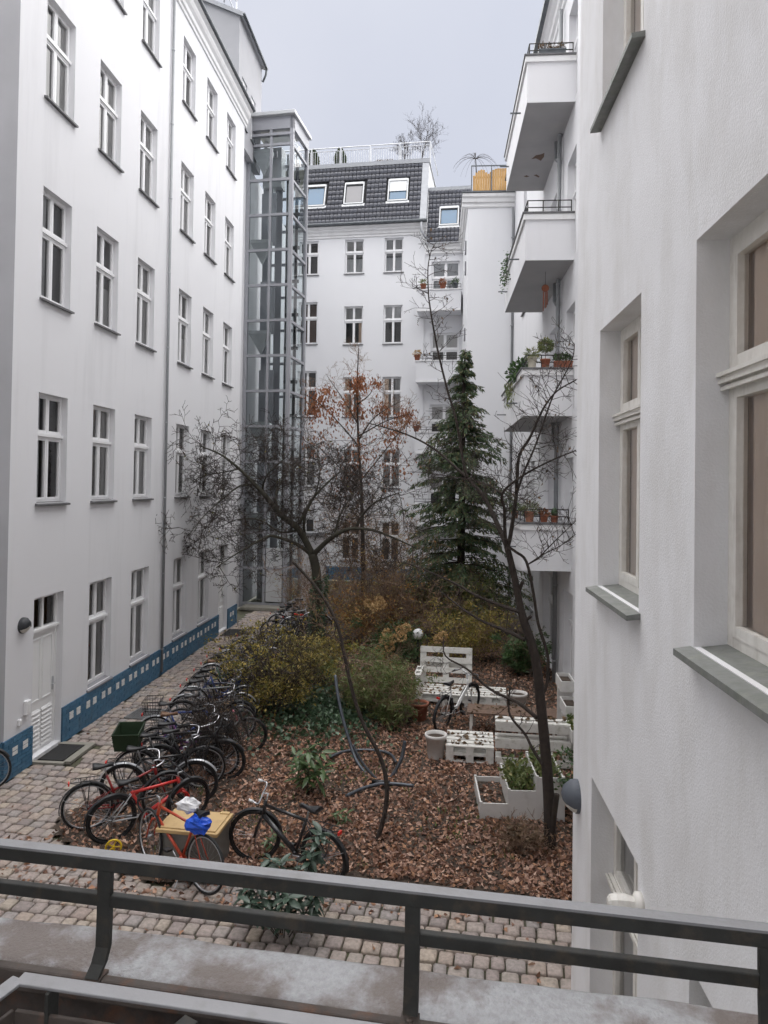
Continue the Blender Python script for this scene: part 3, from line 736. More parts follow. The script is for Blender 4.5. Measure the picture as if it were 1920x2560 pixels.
mb = MB(); mb.box(bx(-1.05), bx(-.72), -.06, .05, 0, 3.52); mb.build('edge_flashing', 'zinc', ro)
mb = MB(); mb.add([(bx(-.72), -.36, 18.0), (bx(-.72), .66, 21.5), (bx(-.72), 4, 21.5), (bx(-.72), 4, 16)], [(0, 3, 2, 1)]); mb.build('gable_cladding', 'zinc', back)
MB().box(-1.0, bx(-.68), .6, .85, 21.40, 21.62).box(-1.0, bx(-.68), .85, 6, 21.40, 21.45).build('parapet', 'zinc', back)
# terrace railing
rl = MB()
rx0, rx1, ry = -1.0, bx(-.7), .95
for k in range(6):
    x = rx0 + (rx1 - rx0) * k / 5; q = MB(); q.box(x - .032, x + .032, ry - .03, ry + .03, 21.4, 22.62); q.build('railing_post', 'galv', back)
for k in range(5):
    a = rx0 + (rx1 - rx0) * k / 5 + .07; b = rx0 + (rx1 - rx0) * (k + 1) / 5 - .07; q = MB()
    q.tube([(a, ry, 22.45), (b, ry, 22.45)], .02, 6); q.tube([(a, ry, 21.68), (b, ry, 21.68)], .02, 6); q.tube([(a, ry, 21.68), (a, ry, 22.45)], .018, 5); q.tube([(b, ry, 21.68), (b, ry, 22.45)], .018, 5)
    n = 11
    for i in range(n + 1): q.tube([(a + (b - a) * i / n, ry, 21.68), (a + (b - a) * i / n, ry, 22.45)], .012, 4)
    q.build('railing_panel', 'galv', back)
q = MB(); q.tube([(rx0, ry, 22.62), (rx1, ry, 22.62), (rx1, 5, 22.62)], .03, 6); q.build('handrail', 'galv', back)
pipe(back, [(bx(-.95), -.42, 17.95), (bx(-.95), -.40, 17.55), (bx(-.78), -.30, 17.25), (bx(-.58), -.16, 17.1)], .06, 'downpipe', 'zinc', False)

# recess with balconies right of the main front
RX0, RX1 = BX1, bx(1.15)
rops = [(bx(-.46), bx(.95), z, z + 2.6) for z in (13.5, 9.9, 6.3, 2.8)]
mb = MB(); facade(mb, RX0, RX1 + .3, 0, 16.5, rops, .16, y=.06); mb.build('recess_wall', 'plaster_far', back)
for i, (a, b, z0, z1) in enumerate(rops):
    window(back, a, b, z0, z1, .14, 'door', 'room_mid' if i == 0 else 'room', [(.03, .97, .02, .98, 'curtain_white')] if i == 0 else [(.03, .97, .7, .98, 'curtain_grey')], sill=None, y=.06)
cornice(back, RX0 + .06, RX1, 16.45, [(.02, 0), (.06, .03), (.06, .14), (.13, .18), (.15, .30), (.22, .36), (.24, .46)])
ro2, _ = mansard(back, RX0 + .1, RX1 + .3, 16.95, 19.95, -.25, .65, 11, 11, [(bx(-.12), bx(.86), .95, 2.05)], 'roof')
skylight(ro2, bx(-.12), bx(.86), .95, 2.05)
MB().box(RX0 + .1, RX1 + .3, .6, .9, 19.9, 20.08).box(RX0, RX1, -.32, -.05, 16.9, 16.95).build('parapet', 'zinc', back)
def recess_balcony(z0, z1):
    a, b, d = bx(-1.05), bx(1.08), 1.0
    q = MB(); t_ = .1
    q.box(a, b, -d, .05, z0, z0 + .14); q.box(a, b, -d, -d + t_, z0 + .14, z1); q.box(a, a + t_, -d + t_, .05, z0 + .14, z1); q.box(b - t_, b, -d + t_, .05, z0 + .14, z1)
    o = q.build('balcony', 'plaster_far', back)
    c = MB(); c.box(a - .05, b + .05, -d - .05, -d + .14, z1, z1 + .05); c.box(a - .05, a + .12, -d + .14, .05, z1, z1 + .05); c.build('cap', 'moulding', o)
    c = MB(); c.box(a + .004, b - .004, -d - .03, -d, z0 - .0, z0 + .10); c.build('moulding', 'moulding', o)
    r_ = MB()
    for k in range(5): x = a + (b - a) * k / 4; r_.tube([(x, -d + .04, z1 + .05), (x, -d + .04, z1 + .28)], .012, 5)
    for h_ in (.16, .28): r_.tube([(a, -d + .04, z1 + h_), (b, -d + .04, z1 + h_)], .012, 5)
    r_.build('railing', 'rail_dark', o)
for z0 in (13.35, 9.88, 6.4, 2.9): recess_balcony(z0, z0 + 1.02)

# ------------------------------------------------------------------ projecting white block on the right and the wing with balconies
WX = 3.03
block = thing('apartment_building', 'plain white corner block with timber screened roof terrace beside the downpipe', 'building', (1.10, 29.6, 0), 0)
bops2 = [(2.0, 2.7, z, z + 1.5) for z in ()]
mb = MB(); facade(mb, 0, WX - 1.10, 0, 16.75, [], .15)
mb.quad((0, 6.2, 0), (0, 0, 0), (0, 0, 16.75), (0, 6.2, 16.75)); mb.quad((0, 0, 16.75), (WX + 5, 0, 16.75), (WX + 5, 8, 16.75), (0, 8, 16.75))
mb.build('wall', 'plaster_far', block)
q = MB(); poly = [(.02, 16.45), (-.03, 16.45), (-.06, 16.5), (-.06, 16.62), (-.13, 16.66), (-.15, 16.80), (-.22, 16.86), (-.24, 16.98), (.02, 17.0)]
q.prism([(a, z) for a, z in poly], -.24, WX - 1.0, axis='x'); q.build('cornice', 'moulding', block)
q = MB(); q.prism(poly, .001, 6, axis='y'); q.build('cornice', 'moulding', block)
MB().box(-.26, WX - .9, -.27, 1.2, 17.0, 17.07).build('coping', 'zinc_dark', block)
for z in (15.0, 14.1, 11.2, 7.4):
    q = MB(); q.box(-.06, -.0, 1.2, 1.6, z, z + .5); q.build('shutter', 'shutter_grey', block)
pipe(block, [(WX - 1.16, -.08, .1), (WX - 1.16, -.08, 15.9), (WX - 1.2, -.18, 16.4)], .05, 'downpipe', 'pipe_grey')
scr = thing('timber_screen', 'orange timber board screen on the roof terrace of the white corner block', 'screen', (1.30, 29.85, 17.07), 0)
hts = [.85, .98, 1.06, 1.10, 1.08, .98, .92, 1.0, 1.08, 1.12, 1.14, 1.14, 1.14, 1.14, 1.14]
for k in range(15):
    o = MB().box(k * .10 + .002, k * .10 + .094, 0, .02, .02, hts[k]).build('board', 'wood_orange', scr)
MB().box(0, 1.5, .02, .05, .2, .26).box(0, 1.5, .02, .05, .75, .81).build('batten', 'wood_brown', scr)
q = MB()
for x in (-.08, .75, 1.5): q.box(x, x + .04, -.06, -.02, 0, 1.22)
q.box(-.08, 1.54, -.061, -.019, 1.22, 1.26); q.build('railing', 'zinc_dark', scr)
dm = thing('dormer_roof', 'slanted grey sheet metal dormer behind the timber screen', 'roof', (2.3, 31.5, 16.8), 0)
MB().add([(0, 0, 0), (2.5, 0, 0), (2.5, 0, 3.2), (.75, 0, 3.2), (0, 5, 0), (2.5, 5, 0), (2.5, 5, 3.2), (.75, 5, 3.2)], [(0, 1, 2, 3), (0, 3, 7, 4), (3, 2, 6, 7), (4, 7, 6, 5)]).build('sheet', 'zinc', dm)
for k in range(1, 4): MB().box(.1 + .55 * k + .0, .13 + .55 * k, -.025, 0, 0.02, min(3.18, (.1 + .55 * k) / .75 * 3.2 - .05)).build('seam', 'zinc', dm)

wing = thing('apartment_building', 'white side wing with a stack of four deep balconies', 'building', (WX, 29.6, 0), R(-90))
wl = lambda Y: 29.6 - Y           # local x along the wing
soff = [13.75, 10.1, 6.53, 3.0]
wops = []
for k, s in enumerate(soff):
    wops += [(wl(17.35), wl(16.25), s + .14, s + 2.6), (wl(19.9), wl(18.9), s + .14, s + 2.6)]
    wops += [(wl(23.6), wl(22.7), s + 1.1, s + 2.7), (wl(26.4), wl(25.5), s + 1.1, s + 2.7)]
wops += [(wl(17.3), wl(16.2), .1, 2.5), (wl(20.6), wl(18.4), .1, 2.55), (wl(23.6), wl(22.7), 1.0, 2.5)]
mb = MB(); facade(mb, 0, wl(7.0), 0, 17.0, wops, .2); mb.build('wall', 'plaster', wing)
for i, (a, b, z0, z1) in enumerate(wops):
    tall = (z1 - z0) > 2.2
    window(wing, a, b, z0, z1, .18, 'door' if tall else 'back', 'room_mid', [(.03, .97, .02, .98, 'curtain_grey')], sill=None if tall else 'sill_dark')
cornice(wing, 0, wl(7.0), 17.0, [(.02, 0), (.05, .03), (.05, .14), (.12, .2), (.14, .32), (.22, .40), (.25, .5), (.30, .56)])
mb = MB(); mb.box(0, wl(7.0), -.42, 6, 17.56, 17.66); mb.build('roof', 'zinc_dark', wing)
BYN, BYF, BD = 16.42, 21.4, 1.10
def balcony(z0, rail=True):
    a, b = wl(BYF), wl(BYN); z1 = z0 + 1.06; t_ = .11
    q = MB()
    q.box(a, b, -BD, 0.02, z0 + .004, z0 + .15); q.box(a, b, -BD, -BD + t_, z0 + .15, z1); q.box(a, a + t_, -BD + t_, .02, z0 + .15, z1); q.box(b - t_, b, -BD + t_, .02, z0 + .15, z1)
    o = q.build('balcony', 'plaster', wing)
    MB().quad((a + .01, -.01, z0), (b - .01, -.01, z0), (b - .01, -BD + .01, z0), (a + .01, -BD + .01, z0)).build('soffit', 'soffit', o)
    c = MB(); c.box(a - .05, b + .05, -BD - .05, -BD + .16, z1 - .13, z1 - .0); c.box(b - .16, b + .05, -BD + .16, -.0, z1 - .13, z1); c.box(a - .05, a + .16, -BD + .16, .0, z1 - .13, z1); c.build('moulding', 'moulding', o)
    c = MB(); c.box(a - .08, b + .08, -BD - .08, -BD + .19, z1, z1 + .045); c.box(b - .19, b + .08, -BD + .19, -.0, z1, z1 + .045); c.box(a - .08, a + .19, -BD + .19, .0, z1, z1 + .045); bevel(c.build('cap', 'sill_dark', o), .01)
    r_ = MB(); pts = [(a, -BD + .05), (b - .05, -BD + .05), (b - .05, -.05)]
    for h_ in (.14, .30): r_.tube([(x, y, z1 + .04 + h_) for x, y in pts], .014, 5)
    for x, y in [(a + (b - .05 - a) * k / 6, -BD + .05) for k in range(7)] + [(b - .05, -.35), (b - .05, -.7), (b - .05, -.06)]: r_.tube([(x, y, z1 + .04), (x, y, z1 + .345)], .014, 5)
    r_.build('railing', 'rail_dark', o)
    h_ = MB()
    for x in (a + .7, b - 1.3): h_.box(x, x + .03, -BD - .26, -BD, z0 + .42, z0 + .45)
    h_.build('spout', 'zinc_dark', o)
    return o
bal = [balcony(s) for s in soff]
for pts in ([(1328, 398), (1340, 388), (1352, 386), (1361, 382), (1360, 392), (1352, 402), (1340, 396)], [(1309, 441), (1316, 438), (1324, 441), (1316, 443)], [(1334, 438), (1341, 436), (1349, 441), (1347, 444)]):
    vv = [wing.matrix_world.inverted() @ at_z(x, y, soff[0] - .004) if False else at_z(x, y, soff[0] - .004) for x, y in pts]
    MB().add([(29.6 - v.y, v.x - WX, v.z) for v in vv], [tuple(range(len(vv)))]).build('peeled_patch', 'wood_brown', bal[0])
pipe(wing, [(wl(17.95), -.10, .05), (wl(17.95), -.10, 16.9)], .055, 'downpipe', 'pipe_grey')
for z in soff[:3]:     # elbows into the pipe under each soffit
    MB().tube([(wl(18.35), -.12, z - .0), (wl(18.35), -.12, z - .45), (wl(18.1), -.11, z - .6), (wl(17.97), -.10, z - .62)], .05, 8).build('pipe_elbow', 'pipe_grey', wing, True)
for z in (9.0, 8.5):
    MB().box(wl(26.0 - (9 - z) * 2), wl(25.7 - (9 - z) * 2), -.05, 0, z, z + .5).build('vent', 'zinc_dark', wing)

# ------------------------------------------------------------------ near right building (with the viewer's own window wall)
near = thing('apartment_building', 'white rough plastered building corner with tall cream wooden windows close on the right', 'building', (1.34, 7.03, 0), R(-90))
nx_ = lambda Y: 7.03 - Y
A0, A1 = nx_(6.06), nx_(4.85); B0, B1 = nx_(3.83), nx_(2.55); C0, C1 = nx_(1.55), nx_(.4)
nops = [(A0, A1, 4.12, 6.25), (B0, B1, 4.12, 6.25), (C0, C1, 4.12, 6.25)]
for z in (8.0, 11.7): nops += [(A0, A1, z, z + 2.13), (B0, B1, z, z + 2.13), (C0, C1, z, z + 2.13)]
dops = [(nx_(6.22), nx_(4.81), .05, 2.47), (nx_(3.86), nx_(2.6), .05, 2.47)]
mb = MB(); facade(mb, 0, 7.5, 0, 22.5, nops + dops, .2)  # unseen upper part made taller to shade the balconies and left wall
mb.quad((0, 1.75, 0), (0, 0, 0), (0, 0, 22.5), (0, 1.75, 22.5))
mb.build('wall', 'plaster_rough', near)
for i, (a, b, z0, z1) in enumerate(nops):
    window(near, a, b, z0, z1, .18, 'old', 'room_brown', [(.03, .97, .02, .98, 'curtain_tan')], sill='sill_slate', sill_out=.09)
for a, b, z0, z1 in dops: window(near, a, b, z0, z1, .2, 'old', 'room_mid', [(.03, .97, .02, .98, 'curtain_grey')], sill=None)
mb = MB(); mb.box(-.3, 8, -.35, 4, 22.5, 22.8); mb.build('roof', 'zinc_dark', near)
# the wall behind the viewer, belonging to the same house, plus an added light-blocking side wall (local frame turned back to world)
fw_ = MB()
e = Vector((.9957, -.0934, 0)); n_ = Vector((.0934, .9957, 0)); p0 = Vector((0, -.16, 0))
def fq(s0, s1, z0, z1):
    a, b = p0 + e * s0, p0 + e * s1
    to = lambda v, z: (nx_(v.y), v.x - 1.34, z)
    fw_.quad(to(b, z0), to(a, z0), to(a, z1), to(b, z1))
fq(-12, -.7, 0, 22.5); fq(.7, 1.36, 0, 22.5); fq(-.7, .7, 0, 4.0); fq(-.7, .7, 6.3, 22.5)  # height out of view raised to cut light on the upper facades
fw_.quad((nx_(11.0), -11.9, 0), (nx_(-1), -11.9, 0), (nx_(-1), -11.9, 22.5), (nx_(11.0), -11.9, 22.5))  # unseen side wall added to keep sky light off the left end wall
fw_.build('rear_and_shade_wall', 'plaster_rough', near)
wall_lamp((1.34, 6.79, 2.06), R(-90), .15, 'round slate grey hooded lamp on the near right wall above the garden corner', 'lamp_slate')
t = thing('security_lamp', 'cream security lamp with round wall plate above the door of the near right wall', 'lamp', (1.34, 4.72, 2.27), R(-90))
Mx = Matrix.Rotation(R(90), 4, 'X')
MB().lathe([(.001, .0), (.075, 0), (.075, .035), (.055, .05), (.001, .05)], 20, Mx).build('wall_plate', 'frame_old', t, True)
b_ = MB(); b_.lathe([(.001, .05), (.045, .05), (.05, .07), (.06, .10), (.062, .16), (.05, .20), (.03, .215), (.001, .215)], 8, Mx); b_.build('lamp_head', 'frame_old', t)

# ------------------------------------------------------------------ window ledge and flower-box guard in front of the viewer
FA = math.atan2(-.0934, .9957)
FY = 1.10
led = thing('window_ledge', 'weathered grey zinc covered window ledge in front of the viewer', 'ledge', (0, 0, 0), FA)
# in the ledge frame local x runs along the rail, local y outwards
def lz(x, y, Yd):   # height of photo pixel on plane y_local = Yd
    p = at_plane(x, y, Vector((0, 0, 0)) + Vector((.0934, .9957, 0)) * Yd, Vector((.0934, .9957, 0))); return p
ZL = lz(960, 2405 + 110, FY).z
q = MB(); n = 60
prof = [(FY + .112, -.05), (FY + .100, -.006), (FY + .088, .0), (FY + .05, -.004), (FY + .012, -.010), (FY + .0, -.013), (FY - .004, -.018)]
vs_ = []; fs = []
for i in range(n + 1):
    x = -1.6 + 3.0 * i / n
    for (y, dz) in prof: vs_.append((x, y + .0025 * math.sin(x * 9) * (y > FY + .08), ZL + dz + .0018 * math.sin(x * 13 + y * 40) + .0012 * math.sin(x * 31)))
k = len(prof)
for i in range(n):
    for j in range(k - 1): fs.append((i * k + j, i * k + j + 1, (i + 1) * k + j + 1, (i + 1) * k + j))
q.add(vs_, fs); q.build('zinc_cover', 'ledge_zinc', led, True)
o = MB().box(-1.6, 1.4, FY - .022, FY - .0035, ZL - .045, ZL - .008).build('ledge_lip', 'rust', led); bevel(o, .004)
MB().box(-1.6, 1.4, -.12, FY + .13, ZL - .26, ZL - .14).build('ledge_slab', 'ledge_dirt', led)
MB().box(-1.6, 1.4, FY + .03, FY + .11, ZL - .14, ZL - .052).build('ledge_front', 'rust', led)

guard = thing('flower_box_guard', 'dark iron flower box guard with two rails and square posts on the ledge', 'railing', (0, 0, 0), FA)
ZT = lz(960, 2206, FY + .02).z
def loc_x(px, py, Yd):
    p = lz(px, py, Yd); return p.x * .9957 - p.y * .0934
XR = loc_x(1906, 2400, FY + .02)
o = MB().box(-1.6, XR + .01, FY + .004, FY + .026, ZT - .004, ZT).build('rail_top_face', 'rail_top', guard)
o = MB().box(-1.6, XR + .01, FY + .005, FY + .025, ZT - .026, ZT - .0042).build('top_rail', 'rail_dark', guard); bevel(o, .002)
o = MB().box(-1.6, XR, FY + .008, FY + .022, ZT - .086, ZT - .066).build('lower_rail', 'rail_dark', guard); bevel(o, .002)
for pxx in (262, 1032, 1918):
    x = loc_x(pxx, 2300, FY + .012); q = MB(); w_ = .0115
    path = [(FY + .012, ZT - .004), (FY + .012, ZT - .10), (FY + .010, ZL + .028), (FY - .002, ZL + .008), (FY - .02, ZL - .004)] if pxx < 500 else [(FY + .012, ZT - .004), (FY + .010, ZT - .10), (FY + .004, ZL + .02), (FY + .0, ZL - .012)]
    for i in range(len(path) - 1):
        (ya, za), (yb, zb) = path[i], path[i + 1]
        q.add([(x - w_, ya - .006, za), (x + w_, ya - .006, za), (x + w_, ya + .006, za), (x - w_, ya + .006, za), (x - w_, yb - .006, zb), (x + w_, yb - .006, zb), (x + w_, yb + .006, zb), (x - w_, yb + .006, zb)],
              [(0, 4, 5, 1), (1, 5, 6, 2), (2, 6, 7, 3), (3, 7, 4, 0)])
    q.build('post', 'rail_dark', guard)
    q = MB(); q.box(x - .014, x + .014, FY - .03, FY + .004, ZL - .0115, ZL - .006); q.lathe([(.001, .004), (.005, .003), (.006, 0)], 8, Matrix.Translation((x, FY - .016, ZL - .006))); q.build('foot_plate', 'rust', guard)

# inner cradle with a sloped corner on the left
cr_ = thing('flower_box_cradle', 'rusty flat bar flower box cradle lying inside the ledge', 'rack', (0, 0, 0), FA)
YC = .93
ZC = lz(300, 2484, YC).z
xc = loc_x(48, 2442, YC)
def flat(name, a, b, w, h, m_):
    return bevel(MB().bar(a, b, w, h).build(name, m_, cr_), .0015)
flat('top_bar', (xc, YC, ZC), (1.3, YC, ZC), .024, .005, 'rail_top')
flat('side_bar', (xc, YC, ZC - .0003), (xc - .05, YC - .22, ZC - .0003), .024, .005, 'rail_top')
flat('lower_bar', (xc + .005, YC - .012, ZC - .045), (1.3, YC - .012, ZC - .045), .006, .022, 'rust')
flat('side_lower_bar', (xc + .0, YC - .012, ZC - .045), (xc - .045, YC - .22, ZC - .045), .006, .022, 'rust')
for k in range(4):
    x = xc + .055 + k * .42
    flat('upright', (x, YC - .004, ZC - .003), (x, YC - .006, ZC - .17), .026, .006, 'rail_dark')
for k in range(4):
    x = xc + .16 + k * .42
    flat('floor_strip', (x + .05, YC + .12, ZC - .115), (x - .13, YC - .35, ZC - .125), .028, .004, 'rail_dark')

# ------------------------------------------------------------------ ground, cobbles, garden soil
g = MB().quad((-300, -300, -.06), (300, -300, -.06), (300, 300, -.06), (-300, 300, -.06)).build('ground', 'joint_soil'); tag(g, kind='structure')
GARDEN = [(3.03, 8.62), (1.65, 8.66), (.6, 8.78), (-.4, 8.92), (-1.2, 8.98), (-2.0, 8.86), (-2.6, 8.72), (-3.3, 8.62), (-4.1, 8.85), (-4.75, 9.25), (-5.3, 9.72), (-5.36, 10.2), (-5.05, 10.8), (-4.8, 11.6), (-4.75, 13), (-4.95, 15), (-5.15, 17), (-5.35, 19.5), (-5.5, 22), (-5.5, 25), (-4.9, 26.6), (-4.6, 33.8), (3.03, 33.8)]
def soil_z(x, y): return .035 + .03 * vnoise(x * 1.3, y * 1.3, 1) + .05 * max(0, min(1, (y - 11) / 8))
NX, NY = 110, 260
gx = np.linspace(-5.6, 3.03, NX); gy = np.linspace(8.4, 33.8, NY); gb = MB(); idx = {}
for j in range(NY):
    for i in range(NX):
        if any(in_poly(gx[i] + a_, gy[j] + b_, GARDEN) for a_, b_ in ((0, 0), (.12, 0), (-.12, 0), (0, .13), (0, -.13))) or (gx[i] > 3.0 and gy[j] > 8.7):
            ed = min(1.0, min(math.hypot(gx[i] - a, gy[j] - b) for a, b in GARDEN[:18]) / .5)
            idx[i, j] = len(gb.v); gb.v.append((gx[i], gy[j], -.03 + (soil_z(gx[i], gy[j]) + .03) * (.6 + .4 * ed)))
for j in range(NY - 1):
    for i in range(NX - 1):
        q4 = [(i, j), (i + 1, j), (i + 1, j + 1), (i, j + 1)]
        if all(k in idx for k in q4): gb.f.append(tuple(idx[k] for k in q4)); gb.r.append(.5); gb.mi.append(0)
tag(gb.build('garden_soil', 'soil', None, True), kind='structure')

pave = MB().quad((-16, -.1, -.045), (3.0, -.1, -.045), (3.0, 30, -.045), (-16, 30, -.045)).build('cobblestone_pavement', 'joint_soil'); tag(pave, kind='structure')
EX = Vector((.9957, -.0934, 0)); EY = Vector((.0934, .9957, 0))
def stone_verts(w, d, h, rs):
    """irregular worn cobble: bottom, shoulder and slightly domed top"""
    c = []
    for sx, sy in ((-1, -1), (1, -1), (1, 1), (-1, 1)):
        c.append((sx * w / 2 * rs.uniform(.92, 1.03), sy * d / 2 * rs.uniform(.92, 1.03)))
    def ring(k, z, n8=True):
        out = []
        for i in range(4):
            x, y = c[i]; xn, yn = c[(i + 1) % 4]; xp, yp = c[i - 1]
            a = .09
            out.append(((x + (xp - x) * a) * k, (y + (yp - y) * a) * k, z)); out.append(((x + (xn - x) * a) * k, (y + (yn - y) * a) * k, z))
        return out
    v = ring(1.0, -h) + ring(1.0, -.016) + ring(.93, -.003) + ring(.45, .004 + rs.uniform(-.002, .004))
    f = []
    for r_ in range(3):
        for i in range(8): f.append((r_ * 8 + i, r_ * 8 + (i + 1) % 8, (r_ + 1) * 8 + (i + 1) % 8, (r_ + 1) * 8 + i))
    f.append(tuple(24 + i for i in range(8)))
    return v, f
rs = random.Random(3)
variants = []
for k in range(14):
    v, f = stone_verts(.165, .18, .05, rs); q = MB(); q.add(v, f, rnd=(k + .5) / 14); variants.append(q.mesh('cobblestone', 'stone', True))
stones = []
MATRECT = (LX, LX + .72, 11.83, 13.0)
def stone_ok(x, y):
    if in_poly(x, y, GARDEN): return False
    if x < LX - .02 and y > LY0 - .05: return False
    if x > 1.30 and y < 7.1: return False
    if x > 2.95 or (x > LX - .9 and y > 27.3 and x < -5.7): return False
    if MATRECT[0] < x < MATRECT[1] and MATRECT[2] < y < MATRECT[3]: return False
    return True
t_ = 4.2; row = 0
while t_ < 30:
    dd = rs.uniform(.165, .205); s_ = -14.5 + rs.uniform(0, .2)
    while s_ < 3.3:
        ww = rs.uniform(.135, .205)
        p = EX * (s_ + ww / 2) + EY * (t_ + dd / 2 + .035 * math.sin(s_ * .9 + row * .15) + .02 * math.sin(s_ * 2.3))
        if stone_ok(p.x, p.y): stones.append((p.x, p.y, ww, dd))
        s_ += ww + rs.uniform(.010, .020)
    t_ += dd + rs.uniform(.012, .024); row += 1
vis = []; rest = []
for s in stones:
    u, v, z = px_of((s[0], s[1], 0))
    if 0 < u < 1920 and 1500 < v < 2480 and z > 0 and not (u > 1430): vis.append((z, s))
    elif z > 2 and -200 < u < 2100: rest.append(s)
vis.sort(key=lambda q: q[0])
for z, (x, y, w, d) in vis[:300]:
    link('cobblestone', rs.choice(variants), pave, (x, y, rs.uniform(-.010, .008)), (rs.uniform(-.03, .03), rs.uniform(-.03, .03), FA + rs.uniform(-.06, .06)), (w / .165, d / .18, 1))
fld = MB()
for x, y, w, d in [q[1] for q in vis[300:]] + rest:
    v, f = stone_verts(w, d, .04, rs); a = FA + rs.uniform(-.07, .07); ca, sa = math.cos(a), math.sin(a); dz = rs.uniform(-.010, .008)
    tx, ty = rs.uniform(-.04, .04), rs.uniform(-.04, .04)
    fld.add([(x + p[0] * ca - p[1] * sa, y + p[0] * sa + p[1] * ca, p[2] + dz + p[0] * tx + p[1] * ty) for p in v], f, rnd=rs.random())
tag(fld.build('cobblestone_field', 'stone', pave, True), kind='stuff')
# steel floor grate in the path
t = thing('floor_grate', 'light steel lattice grate lying flat in the cobbled path', 'grate', (-6.42, 14.35, .0), FA)
q = MB(); q.box(0, .85, 0, .02, 0, .028); q.box(0, .85, .62, .64, 0, .028); q.box(0, .02, .02, .62, 0, .028); q.box(.83, .85, .02, .62, 0, .028); q.build('grate_frame', 'grate_steel', t)
q = MB()
for k in range(20): q.box(.02 + k * .0405, .032 + k * .0405, .02, .62, .004, .024)
for k in range(12): q.box(.02, .83, .06 + k * .047, .068 + k * .047, .01, .020)
tag(q.build('lattice', 'grate_steel', t), kind='stuff')
t = thing('drain_cover', 'dark sunken drain cover by the second louvred door', 'drain', (-6.85, 22.35, 0), 0)
MB().box(0, .55, 0, .95, .0, .02).build('plate', 'mat_black', t); MB().box(.55, .62, -.05, 1.0, .0, .03).box(0, .62, -.1, -.05, 0, .03).build('rim', 'rust', t)

# ------------------------------------------------------------------ foliage helpers
def unit(v):
    return v / np.maximum(1e-9, np.linalg.norm(v, axis=1, keepdims=True))
def leaf_cloud(name, C, dirs, size, m_, parent, width=.5, fold=.25, rnd=None, kind='stuff', curl=.15):
    """one mesh of folded leaves: centres C (n,3), pointing along dirs (n,3); size (n,)"""
    n = len(C)
    if n == 0: return None
    C = np.asarray(C, float); d = unit(np.asarray(dirs, float)); size = np.broadcast_to(np.asarray(size, float), (n,))[:, None]
    r = unit(RNG.normal(size=(n, 3))); s = unit(np.cross(d, r)); u = np.cross(s, d)
    w = width * size / 2
    base = C; tip = C + d * size - u * size * curl; mid = C + d * size * .5
    l = mid + s * w + u * w * fold; r_ = mid - s * w + u * w * fold
    V = np.stack([base, l, tip, r_], 1).reshape(-1, 3)
    me = bpy.data.meshes.new(name)
    k = np.arange(n) * 4
    F = np.stack([k, k + 1, k + 2, k, k + 2, k + 3], 1).reshape(-1)
    me.vertices.add(4 * n); me.vertices.foreach_set('co', V.ravel())
    me.loops.add(6 * n); me.loops.foreach_set('vertex_index', F.astype(np.int32))
    me.polygons.add(2 * n); me.polygons.foreach_set('loop_start', np.arange(2 * n, dtype=np.int32) * 3); me.polygons.foreach_set('loop_total', np.full(2 * n, 3, dtype=np.int32))
    me.update(calc_edges=True)
    at = me.attributes.new('rnd', 'FLOAT', 'FACE')
    rv = np.repeat((RNG.random(n) if rnd is None else rnd).astype(np.float32), 2); at.data.foreach_set('value', rv)
    me.materials.append(M_[m_])
    o = link(name, me, parent)
    if kind: o['kind'] = kind
    return o
class Grow:
    """collects branch tubes and twig tips of one plant"""
    def __init__(self, seed): self.rs = random.Random(seed); self.rmin = .0028; self.trunk = MB(); self.twig = MB(); self.tips = []; self.tipd = []
    def limb(self, pts, r0, r1, n=8, twig=False, sub=4):
        P = smooth_path(pts, sub); k = len(P)
        rad = [r0 + (r1 - r0) * i / (k - 1) for i in range(k)]
        (self.twig if twig else self.trunk).tube(P, rad, n); return P
    def shoot(self, p, d, L, r, lev, droop=0.0, wig=.25, n=3, spread=.8, kids=5, up=.15):
        """recursive twig; lev = remaining levels"""
        rs_ = self.rs; k = 4 if lev > 0 else 3
        pts = [Vector(p)]; d = Vector(d).normalized()
        for i in range(k):
            d = (d + Vector((rs_.gauss(0, wig), rs_.gauss(0, wig), rs_.gauss(0, wig) + up * .3 - droop))).normalized()
            pts.append(pts[-1] + d * (L / k))
        self.twig.tube(pts, [max(self.rmin, r * (1 - .75 * i / k)) for i in range(k + 1)], n if r > .004 else 3, caps=False)
        self.tips.append(pts[-1]); self.tipd.append(d)
        if lev > 0:
            for j in range(kids):
                t = rs_.uniform(.2, 1.0); i = min(int(t * k), k - 1); q = pts[i].lerp(pts[i + 1], t * k - i)
                a = (pts[i + 1] - pts[i]).normalized()
                side = a.cross(Vector((rs_.gauss(0, 1), rs_.gauss(0, 1), rs_.gauss(0, 1))))
                if side.length < 1e-3: continue
                nd = (a * (1 - spread * .5) + side.normalized() * spread + Vector((0, 0, up))).normalized()
                self.shoot(q, nd, L * rs_.uniform(.35, .65), r * .55, lev - 1, droop, wig, n, spread, max(2, kids - 1), up)
    def along(self, P, cnt, L, r, lev, t0=.2, t1=1.0, **kw):
        rs_ = self.rs
        for j in range(cnt):
            t = t0 + (t1 - t0) * (j + rs_.random()) / cnt; f = t * (len(P) - 1); i = min(int(f), len(P) - 2); q = P[i].lerp(P[i + 1], f - i)
            a = (P[i + 1] - P[i]).normalized(); side = a.cross(Vector((rs_.gauss(0, 1), rs_.gauss(0, 1), rs_.gauss(0, 1)))).normalized()
            self.shoot(q, (a * .35 + side).normalized(), L * rs_.uniform(.6, 1.2), r, lev, **kw)
def pxpath(pts, Y0, Y1=None):
    Y1 = Y0 if Y1 is None else Y1; n = len(pts)
    return [at_y(x, y, Y0 + (Y1 - Y0) * i / max(1, n - 1)) for i, (x, y) in enumerate(pts)]
